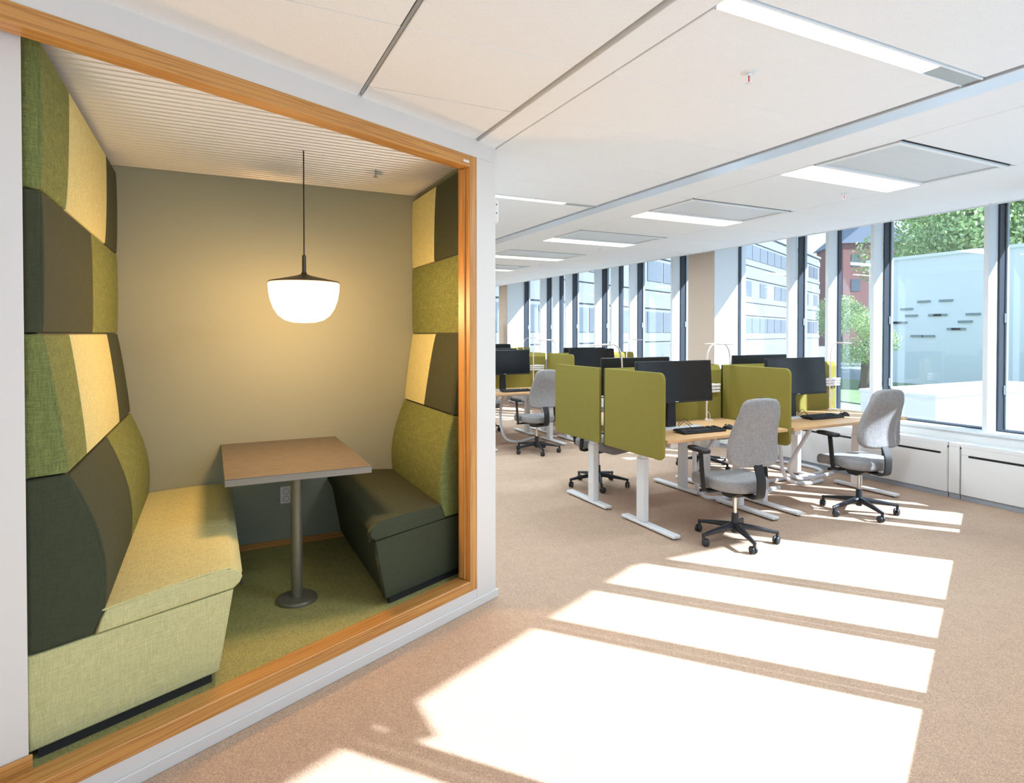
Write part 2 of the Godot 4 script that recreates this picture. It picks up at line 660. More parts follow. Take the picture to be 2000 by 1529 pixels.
func build_shell() -> void:
	var st := new_st()
	var fo := F2O + F2N * 0.25
	plan(st, [Vector2(-6.2, cross_x(fo, -6.2).y), cross_x(fo, 7.05), Vector2(7.05, 21), Vector2(-6.2, 21)], -0.3, 0.0)
	var o := part(st, "floor", M.carpet, self)
	tag(o, "beige loop-pile carpet floor with bright sun patches", "floor")
	o.set_meta("kind", "structure")
	# roof slab with its overhang; it keeps the high sun off the upper panes
	st = new_st()
	fo = F2O + F2N * 1.3
	plan(st, [Vector2(-6.4, cross_x(fo, -6.4).y), cross_x(fo, 7.47), Vector2(7.47, 21.2), Vector2(-6.4, 21.2)], 3.05, 3.3)
	o = part(st, "ceiling_slab", M.paint, self)
	tag(o, "white structural slab above the hung ceiling", "ceiling")
	o.set_meta("kind", "structure")
	# far end, side behind the booth and the corridor's end
	o = cube(self, "wall_back", W(3.5, 1.5, 20.6), Vector3(8, 3.1, 0.2), M.paint)
	tag(o, "white end wall far beyond the desk islands", "wall")
	o.set_meta("kind", "structure")
	o = cube(self, "wall_side", W(1.5135, 1.52, 12.06), Vector3(0.071, 3.04, 17.2), M.paint)
	tag(o, "white side wall running back from the booth corner", "wall")
	o.set_meta("kind", "structure")
	var xf := wall_frame(BC, F2D)
	var e := structure("wall_corridor_end", "white wall closing the corridor behind the camera", "wall", xf)
	cube(e, "panel", Vector3(-6.9, 1.52, 1.9), Vector3(0.2, 3.04, 4.2), M.paint)

	# ---- the wall with the booth's opening
	var w := structure("wall_booth", "white painted wall around the oak framed booth opening", "wall", xf)
	st = new_st()
	box(st, Vector3(-3.4, 2.835, -0.05), Vector3(6.8, 0.424, 0.1))
	part(st, "head_panel", M.paint, w)
	cube(w, "end_pier", Vector3(-0.084, 1.311, -0.05), Vector3(0.168, 2.622, 0.1), M.paint)
	cube(w, "sill_panel", Vector3(-1.52, 0.0525, -0.05), Vector3(2.7, 0.105, 0.1), M.paint)
	cube(w, "side_panel", Vector3(-4.85, 1.311, -0.05), Vector3(3.9, 2.622, 0.1), M.paint)
	var bb := structure("baseboard_booth", "low white baseboard along the booth wall", "baseboard", xf)
	cube(bb, "board", Vector3(-3.39, 0.025, 0.006), Vector3(6.81, 0.05, 0.012), M.paint, 0.003)
	cube(bb, "return_board", Vector3(0.006, 0.025, -0.044), Vector3(0.012, 0.05, 0.1), M.paint, 0.003)

	# ---- oak lining of the opening
	var t := structure("trim_1", "golden oak frame lining the booth opening", "door frame", xf)
	var up := Basis(Vector3.UP, Vector3.LEFT, Vector3(0, 0, 1))
	cube(t, "header", Vector3(-1.529, 2.5895, -0.042), Vector3(2.602, 0.067, 0.09), M.oak, 0.003)
	cube(t, "jamb", Vector3(-0.198, 1.364, -0.042), Vector3(2.518, 0.06, 0.09), M.oak, 0.003, up)
	cube(t, "jamb_stop", Vector3(-0.232, 1.36, -0.060), Vector3(2.38, 0.008, 0.05), M.oak, 0.002, up)
	cube(t, "jamb", Vector3(-2.80, 1.364, -0.042), Vector3(2.518, 0.06, 0.09), M.oak, 0.003, up)
	cube(t, "sill", Vector3(-1.499, 0.135, -0.047), Vector3(2.542, 0.06, 0.10), M.oak, 0.003)
	var lb := cube(self, "name_label", xf * Vector3(-0.262, 2.581, 0.0045), Vector3(0.046, 0.014, 0.003), M.plastic, 0.0008, xf.basis)
	tag(lb, "tiny white paper label stuck on the oak header", "label")

# ================================================================ the booth
const BX := 0.434                         # the booth's middle
const BV := 4.515                         # its back wall
const BF := 0.13                          # its floor

func end_v(x: float) -> float:            # V of the benches' angled near ends
	var p := BC - F2N * 0.175
	return p.y + (x - p.x) * F2D.y / F2D.x

func spaced(l: float, r: float, n: int) -> Array:
	var out := []
	for k in 4:
		var a := PI / 2 * k / 4.0
		out.append(r * (1.0 - cos(a)))
	for k in n + 1:
		out.append(r + (l - 2 * r) * k / n)
	for k in range(3, -1, -1):
		var a := PI / 2 * k / 4.0
		out.append(l - r * (1.0 - cos(a)))
	return out

func dip(d: float, r: float) -> float:
	if d >= r:
		return 0.0
	var q := 1.0 - d / r
	return r * (1.0 - sqrt(maxf(0.0, 1.0 - q * q)))

# one upholstered field: profile of (x, y) points, swept along V between two seams (each [V at the profile's start, V at its end]; negative = the bench's angled end)
func field(st: SurfaceTool, prof: Array, va, vb, mirror: bool, r := 0.012, bulge := 0.006) -> void:
	var c := Curve2D.new()
	for p in prof:
		c.add_point(p)
	var l := c.get_baked_length()
	var rows := []
	for d in spaced(l, r, 8):
		var p := c.sample_baked(d, true)
		var q := c.sample_baked(minf(d + 0.01, l), true) - c.sample_baked(maxf(d - 0.01, 0), true)
		var n := Vector2(-q.y, q.x).normalized()
		var x := 2 * BX - p.x if mirror else p.x
		var t: float = d / l
		var a: float = end_v(x) + 0.004 if va == null else lerpf(va[0], va[1], t)
		var b: float = lerpf(vb[0], vb[1], t)
		var line := PackedVector3Array()
		for e in spaced(b - a, r, 6):
			var o: float = -maxf(dip(d, r), 0.0) - dip(e, r) - dip(l - d, r) - dip(b - a - e, r)
			o = maxf(o, -r)
			o += bulge * 4.0 * t * (1.0 - t)
			var pp := p + n * o
			line.append(W(2 * BX - pp.x if mirror else pp.x, pp.y, a + e))
		rows.append(line)
	var hint := Vector2.ZERO
	var dd: Vector2 = prof[-1] - prof[0]
	hint = Vector2(-dd.y, dd.x).normalized()
	grid(st, rows, false, Vector3(-hint.x if mirror else hint.x, hint.y, 0))

# the angled end of a cushion: polygon of (x, y)
func end_face(st: SurfaceTool, poly: Array, mirror: bool, proud := 0.0, r := 0.012) -> void:
	var pl := PackedVector2Array()
	for p in poly:
		var x: float = 2 * BX - p.x if mirror else p.x
		pl.append(Vector2((x - BC.x) / F2D.x + 0.175 * F2D.y / F2D.x, p.y))
	if mirror:
		pl.reverse()
	slab(st, pl, 0.03, r, Transform3D(Basis(Vector3(F2D.x, 0, -F2D.y), Vector3.UP, Vector3(F2N.x, 0, -F2N.y)), W(BC.x - F2N.x * 0.175, 0, BC.y - F2N.y * 0.175) + Vector3(F2N.x, 0, -F2N.y) * proud), 3, 0.0, 1, null, false)

func bench(called: String, label: String, mirror: bool, fields: Array, ends: Array, fabric_seat, fabric_base) -> void:
	var t := thing(called, label, "bench", W(BX, BF, 3.6))
	var back := Transform3D(Basis(), -t.position)
	# inner body
	var outline := [Vector2(-0.556, 2.585), Vector2(-0.53, 2.585), Vector2(-0.53, 1.6), Vector2(-0.47, 1.105), Vector2(-0.43, 0.98), Vector2(-0.385, 0.79), Vector2(-0.375, 0.57), Vector2(0.04, 0.575), Vector2(0.10, 0.545), Vector2(0.065, 0.50), Vector2(0.006, 0.185), Vector2(-0.556, 0.185)]
	var near := PackedVector3Array()
	var far := PackedVector3Array()
	for p in outline:
		var x: float = 2 * BX - p.x if mirror else p.x
		near.append(W(x, p.y, end_v(x) + 0.028))
		far.append(W(x, p.y, BV - 0.004))
	var st := new_st()
	for i in outline.size():
		var j := (i + 1) % outline.size()
		var mid := (near[i] + near[j]) * 0.5
		face(st, [near[i], near[j], far[j], far[i]], mid - W(2 * BX + 0.45 if mirror else -0.45, 0.4, end_v(0.0)))
	part(st, "carcass", M.lining, t, back)
	# recessed plinth
	st = new_st()
	var px := [0.0, -0.54]
	var pp := []
	for x0 in px:
		var x: float = 2 * BX - x0 if mirror else x0
		pp.append(Vector2(x, end_v(x) + 0.03))
	plan(st, [pp[0], pp[1], Vector2(pp[1].x, BV - 0.004), Vector2(pp[0].x, BV - 0.004)], BF, 0.186)
	part(st, "plinth", M.dark_plinth, t, back)
	for f in fields:
		st = new_st()
		field(st, f[1], f[2], f[3], mirror)
		part(st, f[0], f[4], t, back)
	for e in ends:
		st = new_st()
		end_face(st, e[1], mirror)
		part(st, e[0], e[2], t, back)
	# seat: top with two sewn fields, angled end, upright front
	var seat_prof := [Vector2(-0.368, 0.587), Vector2(-0.15, 0.598), Vector2(0.05, 0.600), Vector2(0.095, 0.590), Vector2(0.118, 0.570), Vector2(0.124, 0.548), Vector2(0.112, 0.524), Vector2(0.088, 0.506)]
	var seam := 3.54 if not mirror else 3.95
	for k in 2:
		st = new_st()
		var a = null if k == 0 else [seam, seam]
		var b := [seam, seam] if k == 0 else [BV - 0.003, BV - 0.003]
		field(st, seat_prof.map(func(p): return p), a, b, mirror, 0.006, 0.004)
		part(st, "seat_cushion", fabric_seat, t, back)
	st = new_st()
	end_face(st, [Vector2(-0.378, 0.506), Vector2(-0.345, 0.585), Vector2(-0.15, 0.597), Vector2(0.05, 0.598), Vector2(0.095, 0.589), Vector2(0.118, 0.568), Vector2(0.123, 0.548), Vector2(0.112, 0.526), Vector2(0.088, 0.508)], mirror, 0.004, 0.010)
	part(st, "seat_end", fabric_seat, t, back)
	st = new_st()
	field(st, [Vector2(0.086, 0.502), Vector2(0.028, 0.176)], null, [BV - 0.003, BV - 0.003], mirror, 0.008, 0.0)
	part(st, "base_front", fabric_base, t, back)
	st = new_st()
	end_face(st, [Vector2(-0.556, 0.176), Vector2(0.028, 0.176), Vector2(0.087, 0.503), Vector2(-0.556, 0.503)], mirror, 0.0, 0.008)
	part(st, "base_end", fabric_base, t, back)
	st = new_st()
	var lx := 2 * BX - 0.118 if mirror else 0.118
	box(st, W(lx, 0.515, end_v(lx) + 0.06), Vector3(0.012, 0.035, 0.05), 0.002)
	part(st, "maker_tab", M.black_soft, t, back)

func build_booth() -> void:
	var xf := wall_frame(BC, F2D)
	# shell of the booth
	var st := new_st()
	var p0 := BC - F2N * 0.09
	var front := func(x: float) -> Vector2: return p0 + F2D * ((x - p0.x) / F2D.x)
	plan(st, [front.call(-0.70), front.call(1.44), Vector2(1.44, 4.65), Vector2(-0.70, 4.65)], 0.002, BF)
	var o := part(st, "floor_booth", M.booth_carpet, self)
	tag(o, "moss green carpet of the booth, one step up", "floor")
	o.set_meta("kind", "structure")
	o = cube(self, "wall_booth_back", W(0.40, 1.45, BV + 0.06), Vector3(2.2, 2.9, 0.12), M.sage)
	tag(o, "sage green back wall of the booth", "wall")
	o.set_meta("kind", "structure")
	o = cube(self, "wall_booth_left", W(-0.66, 1.45, 3.64), Vector3(0.18, 2.9, 2.02), M.sage)
	tag(o, "side wall of the booth behind the light bench", "wall")
	o.set_meta("kind", "structure")
	o = cube(self, "wall_booth_right", W(1.452, 1.45, 4.05), Vector3(0.046, 2.9, 1.05), M.sage)
	tag(o, "side wall of the booth behind the dark bench", "wall")
	o.set_meta("kind", "structure")
	# white wall stub beside the light bench, with its oak skirting
	var ws := structure("wall_booth_stub", "white wall stub beside the light green bench", "wall", xf)
	cube(ws, "panel", Vector3(-2.66, 1.38, -0.15), Vector3(0.80, 2.5, 0.08), M.paint, 0.002)
	var bb := structure("baseboard_stub", "short oak skirting on the white stub wall", "baseboard", xf)
	cube(bb, "board", Vector3(-2.652, 0.17, -0.1045), Vector3(0.80, 0.08, 0.011), M.oak, 0.002)
	bb = structure("baseboard_booth_back", "oak skirting along the sage back wall", "baseboard")
	cube(bb, "board", W(0.45, BF + 0.021, BV - 0.006), Vector3(0.93, 0.042, 0.012), M.oak, 0.002)
	# corrugated ceiling
	var cr := structure("ceiling_booth", "white corrugated ceiling sheet of the booth", "ceiling")
	st = new_st()
	var v := 2.30
	var rows := []
	while v < BV - 0.001:
		var xr := minf(1.40, p0.x + (v - p0.y) * F2D.x / F2D.y)
		var xl := maxf(-0.56, -0.56)
		if xr > xl + 0.02:
			var y := 2.650 + 0.014 * cos(TAU * v / 0.055)
			rows.append(PackedVector3Array([W(xl, y, v), W(lerpf(xl, xr, 0.5), y, v), W(xr, y, v)]))
		v += 0.055 / 16.0
	grid(st, rows, false, Vector3.DOWN)
	part(st, "corrugated_sheet", M.corrugated, cr)
	st = new_st()
	plan(st, [front.call(-0.70), front.call(1.44), Vector2(1.44, 4.65), Vector2(-0.70, 4.65)], 2.675, 2.73)
	part(st, "backing_board", M.paint, cr)

	# benches: [name, profile, seam a, seam b, fabric]
	var r1 := [Vector2(-0.512, 2.598), Vector2(-0.512, 2.094)]
	var r2 := [Vector2(-0.512, 2.090), Vector2(-0.512, 1.603)]
	var r3 := [Vector2(-0.512, 1.599), Vector2(-0.447, 1.109)]
	var r4 := [Vector2(-0.446, 1.104), Vector2(-0.425, 1.05), Vector2(-0.40, 0.98), Vector2(-0.371, 0.88), Vector2(-0.355, 0.79), Vector2(-0.347, 0.69), Vector2(-0.352, 0.578)]
	var e := BV - 0.003
	var r4s := [3.53, 3.53]
	bench("upholstered_bench", "pale green booth bench with a tall patchwork back beside the white stub wall", false, [
		["back_panel", r1, null, [3.10, 3.01], M.f_mid], ["back_panel", r1, [3.10, 3.01], [4.11, 4.04], M.f_pale], ["back_panel", r1, [4.11, 4.04], [e, e], M.f_dark],
		["back_panel", r2, null, [3.585, 3.615], M.f_dark], ["back_panel", r2, [3.585, 3.615], [e, e], M.f_mid],
		["back_panel", r3, null, [3.055, 3.0], M.f_mid], ["back_panel", r3, [3.055, 3.0], [4.08, 4.005], M.f_pale], ["back_panel", r3, [4.08, 4.005], [e, e], M.f_dark],
		["back_cushion", r4, null, r4s, M.f_dark], ["back_cushion", r4, r4s, [e, e], M.f_mid]],
		[["panel_end", [Vector2(-0.556, 2.094), Vector2(-0.512, 2.094), Vector2(-0.512, 2.598), Vector2(-0.556, 2.598)], M.f_mid],
		["panel_end", [Vector2(-0.556, 1.603), Vector2(-0.512, 1.603), Vector2(-0.512, 2.090), Vector2(-0.556, 2.090)], M.f_dark],
		["panel_end", [Vector2(-0.556, 1.109), Vector2(-0.447, 1.109), Vector2(-0.512, 1.599), Vector2(-0.556, 1.599)], M.f_mid],
		["cushion_end", [Vector2(-0.556, 0.507), Vector2(-0.382, 0.509), Vector2(-0.354, 0.58), Vector2(-0.347, 0.69), Vector2(-0.355, 0.79), Vector2(-0.371, 0.88), Vector2(-0.40, 0.98), Vector2(-0.425, 1.05), Vector2(-0.446, 1.104), Vector2(-0.556, 1.104)], M.f_dark]],
		M.f_pale, M.f_pale)
	bench("upholstered_bench", "dark green booth bench with a tall patchwork back beside the oak jamb", true, [
		["back_panel", r1, null, [3.97, 4.02], M.f_dark], ["back_panel", r1, [3.97, 4.02], [e, e], M.f_pale],
		["back_panel", r2, null, [e, e], M.f_mid],
		["back_panel", r3, null, [3.985, 4.05], M.f_dark], ["back_panel", r3, [3.985, 4.05], [e, e], M.f_pale],
		["back_cushion", r4, null, [e, e], M.f_mid]],
		[["panel_end", [Vector2(-0.556, 2.094), Vector2(-0.512, 2.094), Vector2(-0.512, 2.598), Vector2(-0.556, 2.598)], M.f_dark],
		["panel_end", [Vector2(-0.556, 1.603), Vector2(-0.512, 1.603), Vector2(-0.512, 2.090), Vector2(-0.556, 2.090)], M.f_mid],
		["panel_end", [Vector2(-0.556, 1.109), Vector2(-0.447, 1.109), Vector2(-0.512, 1.599), Vector2(-0.556, 1.599)], M.f_dark],
		["cushion_end", [Vector2(-0.556, 0.507), Vector2(-0.382, 0.509), Vector2(-0.354, 0.58), Vector2(-0.347, 0.69), Vector2(-0.355, 0.79), Vector2(-0.371, 0.88), Vector2(-0.40, 0.98), Vector2(-0.425, 1.05), Vector2(-0.446, 1.104), Vector2(-0.556, 1.104)], M.f_mid]],
		M.f_dark, M.f_dark)

	# table
	var t := thing("booth_table", "square grey-brown wooden table on one round post in the booth", "table", W(0.435, BF, 3.96))
	st = new_st()
	box(st, Vector3(0, 0.7315, 0), Vector3(0.742, 0.003, 1.105), 0.001)
	part(st, "veneer", M.table, t)
	st = new_st()
	box(st, Vector3(0, 0.7125, 0), Vector3(0.742, 0.035, 1.105), 0.002)
	part(st, "table_top", M.table_edge, t)
	st = new_st()
	lathe(st, crisp([Vector2(0.0, 0.695), Vector2(0.031, 0.695), Vector2(0.031, 0.02), Vector2(0.0, 0.02)]), 28, Vector3(-0.012, 0, 0.41))
	part(st, "post", M.post_paint, t)
	st = new_st()
	lathe(st, [Vector2(0.0, 0.024), Vector2(0.034, 0.024), Vector2(0.095, 0.022), Vector2(0.104, 0.019), Vector2(0.109, 0.012), Vector2(0.11, 0.001), Vector2(0.108, 0.0), Vector2(0.0, 0.0)], 36, Vector3(-0.012, 0, 0.41))
	part(st, "foot_plate", M.post_paint, t)

	# pendant lamp
	var lp := W(0.485, 0, 3.665)
	var l := thing("pendant_lamp", "glowing white bowl pendant lamp with bronze cap over the booth table", "lamp", Vector3(lp.x, 1.66, lp.z))
	st = new_st()
	lathe(st, [Vector2(0.0, 0.0), Vector2(0.06, 0.003), Vector2(0.105, 0.016), Vector2(0.14, 0.042), Vector2(0.166, 0.082), Vector2(0.183, 0.13), Vector2(0.192, 0.18), Vector2(0.194, 0.222), Vector2(0.190, 0.227), Vector2(0.0, 0.227)], 40)
	part(st, "bowl_shade", M.shade, l)
	st = new_st()
	lathe(st, [Vector2(0.0, 0.229), Vector2(0.19, 0.229), Vector2(0.1945, 0.232), Vector2(0.19, 0.236), Vector2(0.10, 0.256), Vector2(0.04, 0.270), Vector2(0.018, 0.278), Vector2(0.0115, 0.292), Vector2(0.0105, 0.384), Vector2(0.009, 0.386), Vector2(0.0, 0.386)], 40)
	part(st, "bronze_cap", M.bronze, l)
	st = new_st()
	tube(st, [Vector3(0, 0.384, 0), Vector3(0, 0.7, 0), Vector3(0, 0.981, 0)], 0.0035, 8)
	part(st, "cord", M.black, l)
	var bulb := OmniLight3D.new()
	bulb.name = "bulb_light"
	bulb.position = Vector3(0, 0.12, 0)
	bulb.light_color = Color(1.0, 0.77, 0.51)
	bulb.light_energy = 1.25
	bulb.light_size = 0.13
	bulb.omni_range = 12.0
	bulb.omni_attenuation = 2.0
	bulb.shadow_enabled = true
	l.add_child(bulb)

	# socket outlet and ceiling sensor
	var s := thing("wall_socket", "double white power socket on the sage wall behind the table post", "socket", W(0.466, 0.48, BV - 0.001))
	st = new_st()
	box(st, Vector3(0, 0, 0.005), Vector3(0.072, 0.118, 0.010), 0.003)
	part(st, "plate", M.plastic, s)
	for k in [-1.0, 1.0]:
		st = new_st()
		lathe(st, [Vector2(0.0, 0.006), Vector2(0.016, 0.006), Vector2(0.0175, 0.012), Vector2(0.0195, 0.0125), Vector2(0.0205, 0.010), Vector2(0.0205, 0.0095)], 20, Vector3(0.003, 0.026 * k, 0.0), Basis(Vector3.RIGHT, Vector3(0, 0, 1), Vector3(0, -1, 0)))
		part(st, "outlet", M.frame_grey, s)
	s = thing("ceiling_sprinkler", "small steel sprinkler under the corrugated booth ceiling", "sprinkler", W(0.957, 2.60, 3.92))
	st = new_st()
	tube(st, [Vector3(0, 0.045, 0), Vector3(0, 0, 0)], 0.006, 8)
	box(st, Vector3(-0.03, 0.022, 0), Vector3(0.05, 0.005, 0.012))
	box(st, Vector3(0.025, 0.024, 0), Vector3(0.04, 0.012, 0.016))
	lathe(st, crisp([Vector2(0, 0.002), Vector2(0.015, 0.002), Vector2(0.015, 0.0), Vector2(0, 0)]), 14)
	part(st, "body", M.alu, s)

# ================================================================ windows
const SILL := 0.655

func build_windows() -> void:
	# long wall: positions along V of the slim white fins, and the two columns
	var f1 := wall_frame(Vector2(GX, 0), Vector2(0, 1))
	window_wall(f1, "long window wall", [2.70, 3.25, 4.376, 4.938, 5.498, 6.50, 7.02, 7.709, 8.81, 9.36, 9.904, 10.984, 11.518, 12.073, 13.17, 13.63, 14.2, 15.3, 15.85, 16.4, 17.5, 18.05, 18.6, 19.7, 20.5], [[6.48, 7.0], [13.17, 13.63]], 2.42, 20.5, 1)
	var f2x := wall_frame(F2O, F2D)
	window_wall(f2x, "angled window wall", [-9.6, -8.5, -7.4, -6.85, -6.25, -4.98, -3.75, -3.12, -2.49, -1.257, -0.627, -0.032, 0.93, 1.52, 1.81, 2.39], [[0.95, 1.50]], -9.8, 2.39, 40)
	# radiator casings under the windows
	var n := 0
	for c in [[2.52, 3.355, 0], [3.365, 3.462, 1], [3.472, 5.60, 0], [5.61, 5.71, 1], [5.72, 6.47, 0], [7.01, 7.85, 0], [7.86, 7.96, 1], [7.97, 10.1, 0], [10.11, 10.21, 1], [10.22, 12.35, 0], [12.36, 13.15, 0], [13.65, 20.4, 0]]:
		var narrow: bool = c[2] == 1
		var spots := ["in the corner by the angled windows", "beside the chair at the window-end desk", "under the wide pane by the first desk island", "in the bay before the first column", "ending at the first column", "starting past the first column", "between the first column and the middle island", "below the middle desk island", "behind the middle desk island", "before the second column", "below the second column", "at the far end of the windows"]
		casing(f1, c[0], c[1], narrow, "%s radiator casing %s" % ["narrow white filler panel of the" if narrow else "long low white", spots[n]])
		n += 1
	for c in [[-8.68, -4.0, "corridor end"], [-3.98, -0.2, "middle length"], [-0.18, 0.94, "before the column"], [1.51, 2.2, "corner end"]]:
		casing(f2x, c[0], c[1], false, "white radiator casing under the angled windows, %s" % c[2])

func casing(xf: Transform3D, a: float, b: float, narrow: bool, label: String) -> void:
	var t := thing("radiator_casing", label, "radiator casing")
	t.transform = Transform3D(xf.basis, xf * Vector3((a + b) / 2, 0, -0.2565))
	var w := b - a
	var st := new_st()
	box(st, Vector3(0, 0.27, 0.0), Vector3(w, 0.43, 0.17))
	part(st, "body", M.cabinet, t)
	cube(t, "cover", Vector3(0, 0.524, 0.0), Vector3(w, 0.042, 0.19), M.cabinet, 0.004)
	cube(t, "plinth", Vector3(0, 0.027, 0.006), Vector3(w, 0.052, 0.175), M.plinth)
	if narrow:
		cube(t, "front_panel", Vector3(0, 0.278, -0.090), Vector3(w, 0.45, 0.012), M.cabinet, 0.003)
		return
	var sl := 0.416
	cube(t, "front_panel", Vector3(0, (0.053 + sl) / 2, -0.090), Vector3(w - 0.012, sl - 0.053, 0.012), M.cabinet, 0.002)
	cube(t, "top_panel", Vector3(0, (sl + 0.022 + 0.503) / 2, -0.090), Vector3(w - 0.012, 0.503 - sl - 0.022, 0.012), M.cabinet, 0.002)
	for k in [-1.0, 1.0]:
		cube(t, "slot_stop", Vector3(k * (w / 2 - 0.035), sl + 0.011, -0.088), Vector3(0.058, 0.021, 0.010), M.cabinet)
	cube(t, "air_slot", Vector3(0, sl + 0.011, -0.086), Vector3(w - 0.13, 0.020, 0.004), M.black)

func window_wall(xf: Transform3D, where: String, fins: Array, cols: Array, s0: float, s1: float, first: int) -> void:
	var key := "long" if first == 1 else "angled"
	var w := structure("wall_windows_" + key, "low white parapet under the %ss" % where, "wall", xf)
	var m := (s0 + s1) / 2
	cube(w, "parapet", Vector3(m, 0.315, 0.02), Vector3(s1 - s0, 0.63, 0.36), M.cabinet)
	cube(w, "sill_board", Vector3(m, 0.642, -0.02), Vector3(s1 - s0, 0.026, 0.34), M.frame_white, 0.003)
	cube(w, "head_beam", Vector3(m, 2.98, 0.06), Vector3(s1 - s0, 0.16, 0.30), M.frame_white)
	var n := 0
	for c in cols:
		n += 1
		var o := structure("column_%s_%d" % [key, n], "square beige column %s" % ["standing before the %s" % where, "far along the %s" % where][n - 1], "column", xf)
		cube(o, "shaft", Vector3((c[0] + c[1]) / 2, 1.52, -0.16), Vector3(c[1] - c[0], 3.04, 0.60), M.column, 0.004)
		cube(o, "side_lining", Vector3(c[0] - 0.004, 1.52, -0.15), Vector3(0.008, 3.04, 0.60), M.frame_white)
	var count := first
	for i in fins.size():
		var s: float = fins[i]
		if not cols.any(func(c): return s > c[0] - 0.03 and s < c[1] + 0.03):
			cube(w, "fin", Vector3(s, 1.80, -0.08), Vector3(0.044, 2.30, 0.16), M.frame_white, 0.002)
		if i == fins.size() - 1:
			continue
		var a := s + 0.022
		var b: float = fins[i + 1] - 0.022
		if cols.any(func(c): return (a + b) / 2 > c[0] and (a + b) / 2 < c[1]):
			continue
		var o := structure("window_%d" % count, "%s dark framed pane in the %s" % ["wide" if b - a > 0.8 else "narrow", where], "window", Transform3D(xf.basis, xf * Vector3((a + b) / 2, 0, 0)))
		count += 1
		var h := (b - a) / 2
		var thin: bool = first == 1 and [4.938, 6.50, 9.36, 11.518].any(func(q): return absf(q - fins[i + 1]) < 0.01)
		var dep := 0.055 if thin else 0.14
		for k in [-1.0, 1.0]:
			cube(o, "jamb_frame", Vector3(k * (h - 0.008), 1.79, dep / 2), Vector3(0.016, 2.26, dep), M.frame_dark, 0.002)
		cube(o, "foot_rail", Vector3(0, 0.662, dep / 2), Vector3(2 * h - 0.032, 0.012, dep), M.frame_dark)
		cube(o, "head_rail", Vector3(0, 2.89, dep / 2), Vector3(2 * h - 0.032, 0.04, dep), M.frame_dark)
		if not thin:
			for k in [-1.0, 1.0]:
				cube(o, "sash_stile", Vector3(k * (h - 0.024), 1.78, dep - 0.02), Vector3(0.016, 2.2, 0.04), M.frame_grey, 0.003)
			for yy in [1.05, 1.75]:
				cube(o, "hinge", Vector3(h - 0.022, yy, dep - 0.05), Vector3(0.012, 0.09, 0.018), M.frame_grey, 0.003)
		cube(o, "pane", Vector3(0, 1.78, dep - 0.012), Vector3(2 * h - 0.032, 2.21, 0.006), M.glass)

